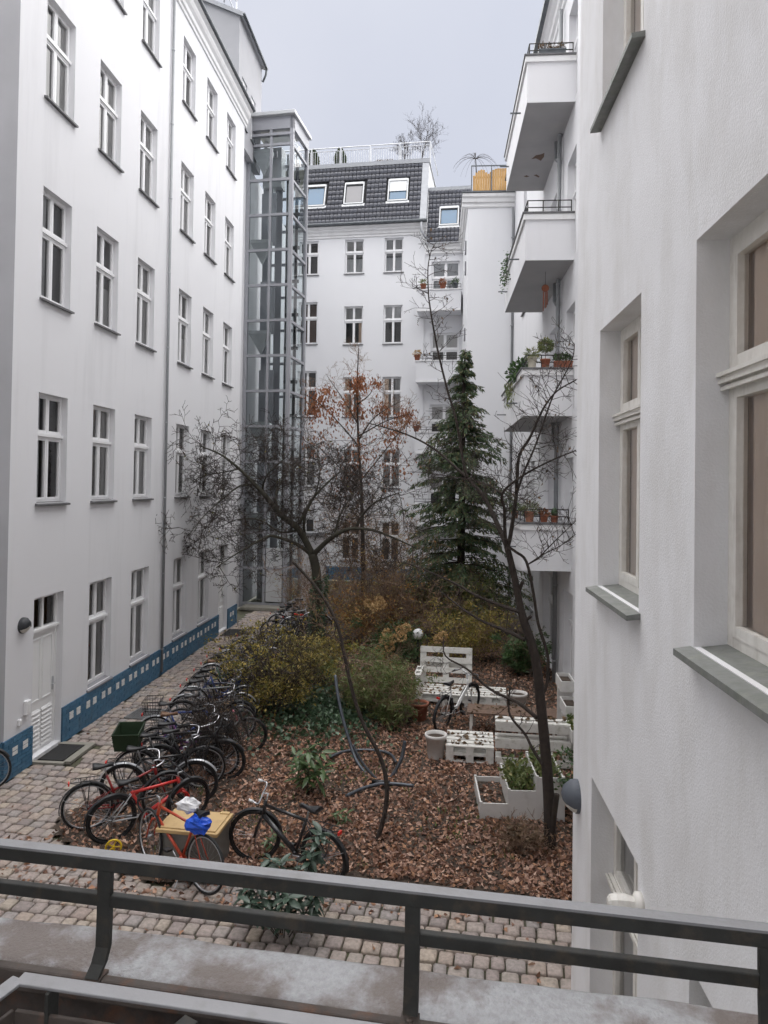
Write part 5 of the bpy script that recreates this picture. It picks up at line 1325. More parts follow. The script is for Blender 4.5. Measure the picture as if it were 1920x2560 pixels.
def bike(label, loc, head, col='black', style='diamond', r=.34, rt=.019, bars='flat', steer=0.0, lean=5, rim='silver', guards='black_plastic', rack=True, basket=None, crate=False, saddle='black_plastic', fork=None, seat_h=.93, wb=1.06, rear_col=None, lamp=True, group='bicycles parked along the path', extra=None):
    t = thing('bicycle', label, 'bicycle', (loc[0], loc[1], loc[2] if len(loc) > 2 else .0), R(head), None)
    t.rotation_euler = (R(lean), 0, R(head)); t['group'] = group
    fm = 'paint_' + col; fork = 'paint_' + (fork or col); rc_ = 'paint_' + (rear_col or col)
    A = Vector((0, 0, r)); Fz = Vector((wb, 0, r)); BBk = Vector((.43, 0, .29)); ST = Vector((.245, 0, seat_h - .16)); HT = Vector((wb - .175, 0, seat_h - .13)); HB = Vector((wb - .135, 0, seat_h - .29))
    if r < .3: BBk.z = .26
    tr_ = .017 if style != 'mtb' else .021
    q = MB()
    if style == 'step':
        q.tube(smooth_path([HB - Vector((0, 0, -.06)), (.68, 0, .50), BBk + Vector((.12, 0, .10)), BBk + Vector((.0, 0, .12))], 5), tr_ * 1.1, 8); q.tube(smooth_path([HB, (.66, 0, .40), BBk], 4), tr_ * 1.15, 8)
    elif style == 'mixte':
        q.tube([HT - Vector((0, 0, .03)), (.31, 0, .52)], tr_, 8); q.tube([HB, BBk], tr_ * 1.15, 8)
    else:
        q.tube([ST + Vector((.01, 0, -.03)), HT - Vector((0, 0, .02))], tr_, 8); q.tube([HB, BBk], tr_ * (1.5 if style == 'mtb' else 1.15), 8)
    q.tube([BBk, ST], tr_, 8); q.tube([HB - Vector((-.01, 0, .04)), HT + Vector((-.005, 0, .03))], .023, 8); q.tube([BBk - Vector((0, .036, 0)), BBk + Vector((0, .036, 0))], .025, 10)
    q.build('frame', fm, t, True)
    q = MB()
    for s in (-1, 1):
        q.tube([BBk + Vector((-.02, .02 * s, 0)), A + Vector((0, .058 * s, 0))], .010, 6); q.tube([ST + Vector((0, .02 * s, -.04)) if style != 'mixte' else Vector((.31, .02 * s, .55)), A + Vector((0, .058 * s, 0))], .008, 6)
    q.build('rear_stays', rc_, t, True)
    # steering group turned by `steer` about the head axis foot
    st = R(steer); piv = Vector((wb - .05, 0, 0)); rot = Matrix.Translation(piv) @ Matrix.Rotation(st, 4, 'Z') @ Matrix.Translation(-piv)
    q = MB()
    for s in (-1, 1): q.tube([rot @ p for p in smooth_path([HB + Vector((.02, .045 * s, -.02)), Vector((wb - .05, .05 * s, r + .15)), Fz + Vector((0, .05 * s, 0))], 3)], .011 if style != 'mtb' else .018, 6)
    q.tube([rot @ (HB + Vector((.02, -.05, -.02))), rot @ (HB + Vector((.02, .05, -.02)))], .015, 6)
    q.build('fork', fork, t, True)
    wheel(t, A, r, rt, rim); fwp = rot @ Fz; wheel(t, fwp, r, rt, rim, st)
    top = HT + Vector((-.01, 0, .10)); q = MB()
    q.tube([HT, rot @ top, rot @ (top + Vector((.07, 0, .0)))], .013, 7); q.build('stem', 'silver', t, True)
    hb = top + Vector((.07, 0, 0)); q = MB(); g_ = MB()
    shp = dict(flat=[(-.02, .29), (.0, .1), (0, 0)], sweep=[(-.20, .28, .04), (-.10, .29, .05), (.03, .19, .06), (.02, .06, .01), (0, 0, 0)], drop=[(-.06, .20, -.13), (.05, .21, -.10), (.09, .21, -.03), (.02, .2, 0), (0, 0, 0)], bull=[(.12, .27, .05), (.06, .28, .03), (.0, .27, 0), (0, 0, 0)])[bars]
    pts = [Vector((p[0], p[1], p[2] if len(p) > 2 else .02 * (p[1] > .2))) for p in shp]
    full = [hb + p for p in pts] + [hb + Vector((p.x, -p.y, p.z)) for p in reversed(pts[:-1])]
    q.tube([rot @ p for p in smooth_path(full, 3)], .0115, 7); q.build('handlebar', 'chrome' if bars in ('sweep', 'bull') else 'black_metal', t, True)
    for s in (0, -1):
        a_, b_ = (full[0], full[1]) if s == 0 else (full[-1], full[-2]); g = MB(); g.tube([rot @ a_, rot @ a_.lerp(b_, min(1, .11 / max(.01, (b_ - a_).length)))], .017, 7); g.build('grip', 'white_grip' if extra == 'white_grip' else ('brown_grip' if col in ('green',) else 'rubber'), t, True)
    br = MB()
    for s in (1, -1): br.tube([rot @ (hb + Vector((.03, .17 * s, -.01))), rot @ (hb + Vector((.05, .24 * s, -.03)))], .005, 4)
    br.build('brake_lever', 'black_metal', t)
    # saddle and post
    q = MB(); q.tube([ST, ST + Vector((-.04, 0, .13))], .013, 7); q.build('seat_post', 'silver', t, True)
    sc = ST + Vector((-.05, 0, .15)); q = MB(); n = 9; vs_ = []; fs = []
    for i in range(n):
        u = i / (n - 1); x = .14 - .28 * u; w = .022 + .055 * (1 / (1 + math.exp(-(u - .55) * 12))); z = .02 + .012 * math.cos(u * 6)
        for (yy, zz_) in ((-w, -.022), (-w * .9, z * .6), (0, z), (w * .9, z * .6), (w, -.022)): vs_.append((sc.x + x, yy, sc.z + zz_))
    for i in range(n - 1):
        for j in range(4): fs.append((i * 5 + j, i * 5 + j + 1, (i + 1) * 5 + j + 1, (i + 1) * 5 + j))
    fs += [tuple(range(5)), tuple(reversed(range(5 * n - 5, 5 * n)))]
    for i in range(n - 1): fs.append((i * 5, (i + 1) * 5, (i + 1) * 5 + 4, i * 5 + 4))
    q.add(vs_, fs); q.build('saddle', saddle, t, True)
    # drive
    q = MB(); Mc = Matrix.Translation(BBk + Vector((0, -.05, 0))) @ Matrix.Rotation(R(90), 4, 'X'); q.lathe([(.06, -.002), (.088, -.002), (.09, .002), (.06, .002), (.06, -.002)], 20, Mc); q.build('chainring', 'black_metal', t)
    ca = random.uniform(0, 6.28)
    for s in (-1, 1):
        e_ = BBk + Vector((.165 * math.cos(ca) * s, .07 * s, .165 * math.sin(ca) * s)); q = MB(); q.tube([BBk + Vector((0, .07 * s, 0)), e_], .009, 5); q.build('crank', 'silver', t, True)
        q = MB(); q.box(e_.x - .045, e_.x + .045, e_.y + (.01 if s > 0 else -.09), e_.y + (.09 if s > 0 else -.01), e_.z - .012, e_.z + .012); q.build('pedal', 'black_plastic', t)
    q = MB()
    for dz in (.085, -.085): q.tube([BBk + Vector((0, -.05, dz)), A + Vector((0, -.05, dz * .4))], .004, 4)
    q.build('chain', 'black_metal', t)
    if guards:
        for nm, cpos, a0, a1, mm in (('rear_mudguard', A, -10, 150, None), ('front_mudguard', Fz, 20, 165, rot)):
            q = MB(); vs_ = []; fs = []; n = 16
            for i in range(n + 1):
                a = R(180 - (a0 + (a1 - a0) * i / n)) if nm == 'rear_mudguard' else R(a0 + (a1 - a0) * i / n + 10)
                for yy, dr in ((-.026, .004), (-.012, .018), (.012, .018), (.026, .004)):
                    p = cpos + Vector(((r + dr + .006) * math.cos(a), yy, (r + dr + .006) * math.sin(a))); vs_.append(mm @ p if mm else p)
            for i in range(n):
                for j in range(3): fs.append((i * 4 + j, i * 4 + j + 1, i * 4 + 5 + j, i * 4 + 4 + j))
            q.add(vs_, fs); q.build(nm, guards, t, True)
        q = MB(); 
        for s in (-1, 1): q.tube([A + Vector((0, .05 * s, 0)), A + Vector((-(r + .01) * .88, .03 * s, (r + .01) * .45))], .003, 4)
        q.build('guard_stay', 'silver', t)
    if rack:
        q = MB(); zt = r * 2 + .06
        for s in (-1, 1):
            q.tube([(.16, .05 * s, zt), (-.22, .06 * s, zt)], .006, 5); q.tube([(0, .065 * s, r), (-.10, .06 * s, zt)], .005, 5); q.tube([(0, .065 * s, r), (.03, .06 * s, zt)], .005, 5)
        for x in (-.22, -.12, -.02, .08): q.tube([(x, -.06, zt), (x, .06, zt)], .005, 5)
        q.build('luggage_rack', 'black_metal', t); MB().box(-.255, -.235, -.035, .035, zt - .055, zt - .015).build('reflector', 'reflector', t)
    if lamp:
        q = MB(); p = rot @ (HB + Vector((.08, 0, .02))); q.lathe([(.001, -.03), (.02, -.03), (.032, .02), (.030, .03), (.001, .034)], 10, Matrix.Translation(p) @ Matrix.Rotation(R(90), 4, 'Y')); q.build('headlamp', 'black_plastic', t, True)
    if basket:
        bm_, where = basket; q = MB()
        if where == 'front': cx_, z0, zl = top.x + .22, seat_h - .20, .22
        else: cx_, z0, zl = -.06, r * 2 + .07, .24
        wx, wy = .15, .18
        for k in range(5):
            f = k / 4; kx, ky = wx * (.8 + .2 * f), wy * (.8 + .2 * f); z = z0 + zl * f; pts = [(cx_ - kx, -ky, z), (cx_ + kx, -ky, z), (cx_ + kx, ky, z), (cx_ - kx, ky, z)]
            q.tube([rot @ Vector(p) if where == 'front' else Vector(p) for p in pts], .004 if k < 4 else .007, 4, closed=True)
        for k in range(24):
            f = k / 24 * 4; i = int(f); u = f - i; cs = [(-1, -1), (1, -1), (1, 1), (-1, 1), (-1, -1)]; ax = cs[i][0] + (cs[i + 1][0] - cs[i][0]) * u; ay = cs[i][1] + (cs[i + 1][1] - cs[i][1]) * u
            pa, pb = Vector((cx_ + ax * wx * .8, ay * wy * .8, z0)), Vector((cx_ + ax * wx, ay * wy, z0 + zl))
            if where == 'front': pa, pb = rot @ pa, rot @ pb
            q.tube([pa, pb], .003, 3, caps=False)
        q.build('basket', bm_, t)
    if crate:
        z0 = r * 2 + .07; c_ = MB(); w0, w1, d0, d1, h_ = .17, .20, .22, .26, .27; cx_ = -.10
        def cr(zf0, zf1, grow=0):
            a = [(cx_ + sx * (w0 + (w1 - w0) * f + grow), sy * (d0 + (d1 - d0) * f + grow), z0 + h_ * f) for f in (zf0, zf1) for sx, sy in ((-1, -1), (1, -1), (1, 1), (-1, 1))]
            return a
        a = cr(0, 1); b_ = cr(.04, 1, -.012)
        c_.add(a, [(0, 1, 5, 4), (1, 2, 6, 5), (2, 3, 7, 6), (3, 0, 4, 7), (3, 2, 1, 0)]); c_.add(b_, [(4, 5, 1, 0), (5, 6, 2, 1), (6, 7, 3, 2), (7, 4, 0, 3), (0, 1, 2, 3)])
        c_.add(a[4:] + b_[4:], [(0, 1, 5, 4), (1, 2, 6, 5), (2, 3, 7, 6), (3, 0, 4, 7)]); c_.build('crate', 'crate_green', t)
        for zf in (.3, .55, .8, .96):
            rr = cr(zf, zf + .04, .008); m2 = MB(); m2.add(rr, [(0, 1, 5, 4), (1, 2, 6, 5), (2, 3, 7, 6), (3, 0, 4, 7)]); m2.build('crate_rib', 'crate_green', t)
        q = MB(); q.box(cx_ - w1 - .012, cx_ - w1 + .01, -.05, .02, z0 + .17, z0 + .20); q.box(cx_ - w1 - .012, cx_ - w1 + .01, -.05, .03, z0 + .10, z0 + .115); q.build('crate_label', 'frame_white', t)
    q = MB(); q.tube([(.36, .03, .28), (.33, .17, .02)], .007, 5); q.build('kickstand', 'silver', t)
    return t
mat('white_grip', (.7, .7, .7), .5)
NB = 'bicycles parked along the path'
bike('red road bicycle with bagged saddle in front of the tan box', (-2.73, 8.41), 148, 'orange_red', 'diamond', .345, .016, 'drop', -12, 3, 'silver', None, False, None, lamp=False, seat_h=.92, wb=1.10)
bike('black bicycle with white bar ends and turned front wheel in the fallen leaves', (-1.33, 8.74), 154, 'black', 'mtb', .345, .022, 'bull', 28, -3, 'black_metal', 'black_plastic', True, None, wb=1.08, extra='white_grip')
bike('red mountain bicycle with silver rear stays between the dark red bicycle and the tan box', (-4.37, 9.44), 37, 'red', 'mtb', .335, .024, 'flat', 10, 5, 'black_metal', 'black_plastic', False, None, rear_col='silver_p', seat_h=.84)
bike('dark red bicycle with black rear rack at the tip of the cobbled corner', (-4.86, 9.74), 27, 'dark_red', 'mixte', .345, .018, 'sweep', 8, 5, 'silver', 'black_plastic', True, None)
bike('black bicycle with silver rear mudguard behind the dark red bicycle', (-4.66, 10.45), 14, 'black', 'diamond', .345, .024, 'flat', -6, 4, 'black_metal', 'silver', True, ('black_metal', 'front'))
bike('black bicycle carrying a dark green crate on its rack', (-4.72, 11.02), 12, 'black', 'step', .345, .018, 'sweep', 8, 4, 'silver', 'black_plastic', True, None, crate=True)
bike('black city bicycle with a wire front basket next to the crate bicycle', (-4.62, 11.55), 10, 'black', 'mtb', .345, .020, 'sweep', -12, 3, 'silver', 'black_plastic', True, ('black_metal', 'front'))
bike('purple step-through bicycle with chrome handlebar beside the wire basket bicycle', (-4.78, 12.05), 16, 'purple', 'step', .345, .018, 'sweep', 14, 5, 'silver', 'black_plastic', True, None, saddle='brown_grip')
bike('blue bicycle with a red child handle standing by the light steel grate', (-5.02, 12.6), 8, 'blue', 'diamond', .345, .018, 'flat', -8, 4, 'silver', 'silver', True, ('black_metal', 'rear'))
bike('black bicycle with a pink down tube squeezed beside the blue bicycle', (-4.75, 13.1), 14, 'black', 'mtb', .345, .022, 'flat', 12, 4, 'silver', None, False, None, fork='pink')
bike('silver grey bicycle with straight top tube leaning on the olive shrub', (-4.95, 13.95), 12, 'grey', 'diamond', .345, .018, 'flat', -5, 6, 'silver', 'silver', False, None, seat_h=.98)
bike('navy bicycle with silver mudguards next to the silver grey bicycle', (-5.0, 14.45), 10, 'navy', 'diamond', .345, .018, 'sweep', 8, 4, 'silver', 'silver', True, None)
bike('dark blue step-through bicycle partly behind the olive shrub', (-5.05, 14.95), 16, 'blue', 'step', .345, .018, 'sweep', -14, 5, 'silver', 'black_plastic', True, None)
bike('black bicycle with a silver wire basket at the back edge of the olive shrub', (-5.3, 17.0), 24, 'black', 'mixte', .345, .018, 'sweep', 15, 5, 'silver', 'black_plastic', True, ('silver', 'front'))
bike('blue grey bicycle leaning half hidden behind the wire basket one', (-5.2, 17.7), 20, 'navy', 'step', .345, .018, 'sweep', -10, 5, 'silver', 'silver', True, None)
bike('black bicycle with a white handlebar bag beyond the olive shrub', (-5.15, 18.7), 15, 'black', 'diamond', .345, .018, 'flat', 6, 5, 'silver', 'black_plastic', True, None, extra='white_grip')
bike('black bicycle with a red saddle standing across the path edge', (-4.0, 21.3), 168, 'black', 'diamond', .345, .018, 'sweep', 18, 5, 'silver', 'black_plastic', True, None, saddle='reflector')
bike('silver bicycle in the far cluster near the lift step', (-5.1, 22.7), 20, 'silver_p', 'diamond', .345, .018, 'flat', 8, 4, 'silver', 'silver', True, None)
bike('black bicycle in the far cluster with chrome handlebar', (-5.0, 23.4), 14, 'black', 'mixte', .345, .018, 'sweep', -10, 6, 'silver', 'black_plastic', True, None)
bike('dark grey bicycle at the end of the far cluster by the lobby wall', (-4.9, 24.2), 8, 'grey', 'diamond', .345, .018, 'sweep', 12, 4, 'silver', 'black_plastic', True, None)
bike('dark bicycle just inside the passage at the blue corner', (-8.05, 10.55), 14, 'navy', 'diamond', .345, .018, 'sweep', 4, 4, 'silver', 'black_plastic', True, None)
bike('black trekking bicycle jammed between the crate bicycle and the wire basket one', (-4.45, 11.25), 20, 'black', 'diamond', .345, .022, 'flat', -16, 6, 'black_metal', 'black_plastic', True, None)
bike('black step-through bicycle with chrome rims behind the pink tube bicycle', (-4.85, 13.5), 6, 'black', 'step', .345, .02, 'sweep', 10, 3, 'silver', 'black_plastic', True, ('black_metal', 'front'))
bike('black sports bicycle with low flat bar touching the bare shrub', (-4.35, 12.35), 24, 'black', 'mtb', .345, .024, 'flat', -10, 6, 'black_metal', None, False, None)
bike('green city bicycle with brown grips at the path edge of the olive shrub', (-5.15, 15.7), 12, 'green', 'mixte', .345, .018, 'sweep', 9, 5, 'silver', 'black_plastic', True, None, saddle='brown_grip')
bike('grey bicycle with tall straight bar beyond the green city bicycle', (-5.2, 16.3), 18, 'grey', 'diamond', .345, .018, 'flat', -9, 5, 'silver', 'silver', True, None)
bike('black bicycle with silver mudguards beside the white gripped one', (-5.2, 19.3), 10, 'black', 'mixte', .345, .018, 'sweep', 12, 4, 'silver', 'silver', True, None)
bike('dark blue bicycle in the far cluster with front basket', (-4.6, 22.2), 30, 'navy', 'step', .345, .018, 'sweep', -12, 5, 'silver', 'silver', True, ('silver', 'front'))
bike('black racing bicycle in the far cluster leaning on the apple trunk', (-4.5, 21.9), 12, 'black', 'diamond', .345, .016, 'drop', 8, 7, 'silver', None, False, None)
eb = bike('white and black electric bicycle parked against the pallet sofa', (.14, 14.3), 60, 'white', 'step', .36, .026, 'sweep', -8, 4, 'black_metal', 'black_plastic', True, None, seat_h=.96, wb=1.14, group=None)
MB().tube([(.30, 0, .62), (.40, 0, .36)], .035, 8).build('battery', 'black_plastic', eb, True)
if 'group' in eb: del eb['group']

# bags on and around the front bicycle, tan storage box
t = thing('storage_box', 'tan lidded storage box beside the red road bicycle', 'box', (-3.50, 8.80, 0), R(-4))
o = MB().box(.03, .79, .03, .55, 0, .50).build('bin', 'box_grey', t); bevel(o, .03, 3)
q = MB(); q.box(0, .82, 0, .58, .50, .545); q.box(.04, .78, .04, .54, .545, .56); o = q.build('lid', 'box_tan', t); bevel(o, .015)
MB().box(.36, .56, .25, .29, .5605, .567).build('lid_label', 'frame_white', t)
MB().box(.08, .2, .50, .56, .56, .57).box(.66, .78, .50, .56, .56, .57).build('lid_clip', 'box_tan', t)
def crumpled(name, m_, parent, c, rx, ry, rz, seed, amp=.3, loc=None):
    r_ = random.Random(seed); q = MB(); n, k = 10, 14; vs_ = []; fs = []
    ph = [r_.uniform(0, 6) for _ in range(6)]
    for i in range(n + 1):
        for j in range(k):
            th, fi = math.pi * i / n, 2 * math.pi * j / k
            d = 1 + amp * (math.sin(3 * fi + ph[0] + 2 * th) * .4 + math.sin(5 * fi + ph[1] - 3 * th) * .3 + math.sin(7 * th + ph[2] + fi * 2) * .3 + r_.uniform(-.25, .25))
            vs_.append((c[0] + rx * d * math.sin(th) * math.cos(fi), c[1] + ry * d * math.sin(th) * math.sin(fi), c[2] + rz * d * math.cos(th)))
    for i in range(n):
        for j in range(k): fs.append((i * k + j, (i + 1) * k + j, (i + 1) * k + (j + 1) % k, i * k + (j + 1) % k))
    q.add(vs_, fs); return q.build(name, m_, parent, False, loc)
b1 = crumpled('plastic_bag', 'bag_white', None, (0, 0, 0), .14, .09, .085, 1, .35, (-2.99, 8.57, .97)); tag(b1, 'crumpled white plastic bag pulled over the saddle of the red road bicycle', 'bag')
b2 = crumpled('plastic_bag', 'bag_blue', None, (0, 0, 0), .15, .11, .10, 2, .35, (-2.83, 8.46, .80)); tag(b2, 'shiny blue plastic bag hanging behind the white bagged saddle', 'bag')
t = thing('training_wheel', 'small yellow spoked wheel on the ground beside the red road bicycle', 'wheel', at_z(284, 2118, .11), R(20))
q = MB(); ring(q, (0, 0, 0), .095, .014, 20, 6); q.build('tyre', 'paint_yellow', t, True); q = MB()
for k in range(5): a = k * 2 * math.pi / 5; q.tube([(0, 0, 0), (.085 * math.cos(a), 0, .085 * math.sin(a))], .010, 5)
q.tube([(0, -.03, 0), (0, .03, 0)], .02, 8); q.build('spokes', 'paint_yellow', t)

# ------------------------------------------------------------------ pallet furniture
def board(parent, x0, x1, y0, y1, z0, z1, m_='pallet_white', name='board'):
    o = MB().box(x0, x1, y0, y1, z0, z1).build(name, m_, parent); return o
def pallet(parent, L_, W_, z, ntop=5, m_='pallet_white', Mx=None):
    """euro style pallet: top boards along x, blocks, bottom boards"""
    out = []
    bw = .125; gap = (W_ - ntop * bw) / (ntop - 1)
    for k in range(ntop): out.append(board(parent, 0, L_, k * (bw + gap), k * (bw + gap) + bw, z + .122, z + .144))
    for x in (0, L_ / 2 - .07, L_ - .14):
        out.append(board(parent, x, x + .14, 0.002, W_ - .002, z + .10, z + .1215, name='cross_board'))
        for y in (.004, W_ / 2 - .05, W_ - .104): out.append(board(parent, x + .004, x + .136, y, y + .10, z + .0225, z + .0995, name='block'))
    for y in (0.003, W_ / 2 - .05, W_ - .103): out.append(board(parent, .001, L_ - .001, y, y + .10, z, z + .022, name='bottom_board'))
    if Mx is not None:
        for o in out: o.matrix_local = Mx
    return out
sofa = thing('pallet_sofa', 'white painted pallet sofa with upright backrest behind the electric bicycle', 'sofa', (-.42, 15.75, .05), R(-4))
pallet(sofa, 1.2, .8, 0); pallet(sofa, 1.2, .8, .145)
Ms = Matrix.Translation((1.22, .0, 0)); pallet(sofa, .75, .8, 0, Mx=Ms); pallet(sofa, .75, .8, .145, Mx=Ms)
pallet(sofa, 1.2, .8, 0, 4, Mx=Matrix.Translation((0, .98, .29)) @ Matrix.Rotation(R(82), 4, 'X'))
pallet(sofa, .8, .55, 0, 4, Mx=Matrix.Translation((-.02, .05, .12)) @ Matrix.Rotation(R(90), 4, 'Z') @ Matrix.Rotation(R(86), 4, 'X'))
bench = thing('pallet_bench', 'white pallet bench strewn with leaves in front of the brown table', 'bench', (.20, 12.68, .05), R(-3))
pallet(bench, .84, .8, 0); pallet(bench, .84, .8, .145)
pb = thing('pallet_planter', 'long white pallet standing upright as a planter shelf right of the pallet bench', 'planter', (1.06, 12.62, .05), R(-3))
for z0, z1, y in ((.02, .14, .0), (.30, .44, .0), (.60, .74, .0), (.30, .44, .30), (.60, .74, .30)): board(pb, 0, 1.30, y, y + .022, z0, z1)
for x in (0.01, .60, 1.18):
    for z0 in (.04, .33, .63): board(pb, x, x + .10, .0222, .2998, z0, z0 + .09, name='block')
for z0 in (.44, .74): board(pb, .0, 1.3, .005, .125, z0, z0 + .02); board(pb, 0, 1.3, .19, .315, z0, z0 + .02)
for x in (1.32, 1.72): board(pb, x, x + .10, .0, .022, 0, .86, name='upright_board')
board(pb, 1.32, 1.82, -.024, -.001, .62, .76); board(pb, 1.32, 1.82, -.024, -.001, .28, .40)
tbl = thing('garden_table', 'low brown weathered table with pale legs between pallet bench and sofa', 'table', (.62, 14.1, .05), R(-5))
for k in range(5): board(tbl, 0, 1.12, k * .118, k * .118 + .112, .40, .43, 'wood_brown')
for k in range(5): board(tbl, 1.14, 1.75, k * .118, k * .118 + .112, .40, .43, 'wood_brown')
for x, y in ((.06, .04), (1.0, .04), (.06, .5), (1.0, .5), (1.65, .04), (1.65, .5)): board(tbl, x, x + .05, y, y + .05, 0, .399, 'frame_old', 'leg')
C = []; D = []
for (bx0, bx1, by0, by1, bz, n) in ((.2, 1.0, 12.7, 13.4, .352, 60), (-.4, 1.5, 15.7, 16.4, .352, 90), (1.1, 2.3, 12.65, 12.95, .825, 40), (.65, 1.7, 14.1, 14.6, .486, 40)):
    for k in range(n): C.append((RNG.uniform(bx0, bx1), RNG.uniform(by0, by1), bz)); a = RNG.uniform(0, 6.28); D.append((math.cos(a), math.sin(a), .15))
tag(leaf_cloud('leaves_on_furniture', C, D, RNG.uniform(.05, .11, len(C)), 'dry_leaf', None, .6), 'scattered dark dead leaves lying on the pallet furniture', 'leaves')

# stepped raised beds
bed = thing('stepped_planter', 'white stepped planter of three rising raised beds with green plants', 'planter', (.68, 10.62, 0), R(2))
hz = [.26, .46, .66]
for k in range(3):
    x0 = k * .41; x1 = x0 + .41; h_ = hz[k]; D_ = .98
    for nm, bxs in (('front_board', (x0 + .001, x1 - .001, 0, .022)), ('back_board', (x0 + .001, x1 - .001, D_ - .022, D_))):
        board(bed, bxs[0], bxs[1], bxs[2], bxs[3], 0, h_, 'planter_white', nm)
    board(bed, x0 + .001, x0 + .023, .0225, D_ - .0225, 0, h_ - .001, 'planter_white', 'side_board')
    if k == 2: board(bed, x1 - .023, x1 - .001, .0225, D_ - .0225, 0, h_ - .001, 'planter_white', 'side_board')
    for y in (.0, D_ - .03): o = board(bed, x0 - .006, x0 + .034, y - .006, y + .034, 0, h_ + .02, 'planter_white', 'corner_post')
    board(bed, x0 + .024, x1 - .002, .023, D_ - .023, .02, h_ - .08, 'soil', 'soil_fill')
board(bed, 3 * .41 - .034, 3 * .41 + .006, -.006, .034, 0, hz[2] + .02, 'planter_white', 'corner_post'); board(bed, 3 * .41 - .034, 3 * .41 + .006, .98 - .03, .984, 0, hz[2] + .02, 'planter_white', 'corner_post')
C = []; D = []; S_ = []
for k in range(520): x = RNG.uniform(.44, .80); y = RNG.uniform(.05, .93); C.append((x, y, .38 + RNG.random() ** 2 * .28)); D.append((RNG.normal(), RNG.normal(), .8))
for k in range(300): x = RNG.uniform(.85, 1.2); y = RNG.uniform(.05, .93); C.append((x, y, .58 + RNG.random() ** 2 * .2)); D.append((RNG.normal(), RNG.normal(), .8))
leaf_cloud('herbs', C, D, RNG.uniform(.05, .12, len(C)), 'pale_green_leaf', bed, .5)
C = []; D = []
for k in range(240): C.append((RNG.uniform(.03, 1.2), RNG.uniform(.04, .94), 0)); a = RNG.uniform(0, 6.28); D.append((math.cos(a), math.sin(a), .2))
C = [(x, y, hz[min(2, int(x / .41))] - .075) for x, y, z in C]
leaf_cloud('dead_leaves', C, D, RNG.uniform(.05, .1, len(C)), 'leaf_litter', bed, .6)
# ladder of white planter boxes on the wing wall
def wall_box(label, x, y, z, seed, green=False, w=.26, d=.62):
    t = thing('planter_box', label, 'planter', (x, y, z), 0); r_ = .02
    for nm, a in (('front_board', (0, w, 0, r_, 0, .2)), ('back_board', (0, w, d - r_, d, 0, .2)), ('side_board', (0, r_, r_ + .0005, d - r_ - .0005, 0, .2)), ('side_board', (w - r_, w, r_ + .0005, d - r_ - .0005, 0, .2))): board(t, *a, 'planter_white', nm)
    board(t, r_ + .001, w - r_ - .001, r_ + .001, d - r_ - .001, .0, .14, 'soil', 'soil_fill')
    board(t, -.01, w + .01, d / 2, d / 2 + .06, -z + .0, -.001, 'planter_white', 'support_post')
    if green:
        C = [(RNG.uniform(.03, w - .03), RNG.uniform(.04, d - .04), .15 + RNG.random() * .12) for k in range(260)]; D = [(RNG.normal(), RNG.normal(), .9) for k in range(260)]
        leaf_cloud('herbs', C, D, RNG.uniform(.05, .1, 260), 'pale_green_leaf', t, .6)
    return t
wall_box('highest white planter box on the wing wall, filled with bare soil', 2.35, 13.6, 1.08, 1)
wall_box('white planter box below the highest one, empty with bare soil', 2.33, 13.0, .80, 2)
wall_box('white planter box full of bright green herbs by the wing wall', 2.32, 12.35, .58, 3, True)

# pots, lamp, hammock stand
def pot(label, loc, r, h, m_, name='plant_pot', fill='soil', prof=None, cat='pot'):
    t = thing(name, label, cat, loc); pr = prof or [(r * .72, 0), (r * .74, .01), (r * .95, h * .86), (r * 1.04, h * .86), (r * 1.06, h), (r * .94, h), (r * .9, h * .84)]
    MB().lathe([(.001, 0)] + pr, 20).build('pot_shell', m_, t, True); MB().lathe([(.001, h * .86), (r * .93, h * .86)], 20).build('soil_fill', fill, t)
    return t
def gp(x, y, z=.05): v = at_z(x, y, z); return (v.x, v.y, z)
pot('white textured pot standing left of the pallet bench', gp(1089, 1893), .19, .42, 'pot_white')
pot('terracotta pot with a rim at the left end of the pallet sofa', gp(1047, 1799), .20, .36, 'terracotta')
pot('white pot at the right end of the pallet sofa', gp(1294, 1778), .2, .40, 'pot_white')
gl = thing('globe_lamp', 'white globe garden lamp on a thin post among the shrubs', 'lamp', (at_y(1045, 1585, 19.2).x, 19.2, 0))
zc = at_y(1045, 1585, 19.2).z
MB().sphere((0, 0, zc), .145, 14).build('globe', 'globe_white', gl, True); MB().tube([(0, 0, -.02), (0, 0, zc - .13)], .02, 8).lathe([(.05, zc - .17), (.06, zc - .13), (.03, zc - .12)], 12).build('post', 'black_metal', gl, True)
hm = thing('hammock_stand', 'empty curved dark steel hammock chair stand in the fallen leaves', 'stand', at_z(935, 1950))
ho = Vector(hm.location)
def hp(pts, Ya, Yb=None): return [p - ho for p in smooth_path(pxpath(pts, Ya, Yb), 5)]
Y0 = ho.y
def steel(name, P_, r_): MB().tube(P_, r_, 9).build(name, 'hammock_steel', hm, True)
steel('long_arm', hp([(838, 1688), (845, 1740), (858, 1800), (877, 1863), (893, 1905), (922, 1941), (950, 1958)], Y0 + 1.2, Y0), .030)
steel('brace_arm', hp([(882, 1862), (898, 1895), (920, 1925), (945, 1952)], Y0 + .1, Y0 - .05), .024)
steel('short_arm', hp([(1012, 1852), (1007, 1885), (995, 1915), (976, 1944), (950, 1958)], Y0 + .25, Y0), .030)
ga = lambda x, y, z=.10: at_z(x, y, z) - ho
steel('base_arc', smooth_path([ga(826, 1893), ga(850, 1882), ga(880, 1876), ga(937, 1876), ga(975, 1885), ga(990, 1905)], 5), .026)
steel('foot_bar', smooth_path([ga(866, 1990), ga(905, 1972), ga(950, 1960), ga(990, 1960), ga(1034, 1965)], 5), .028)
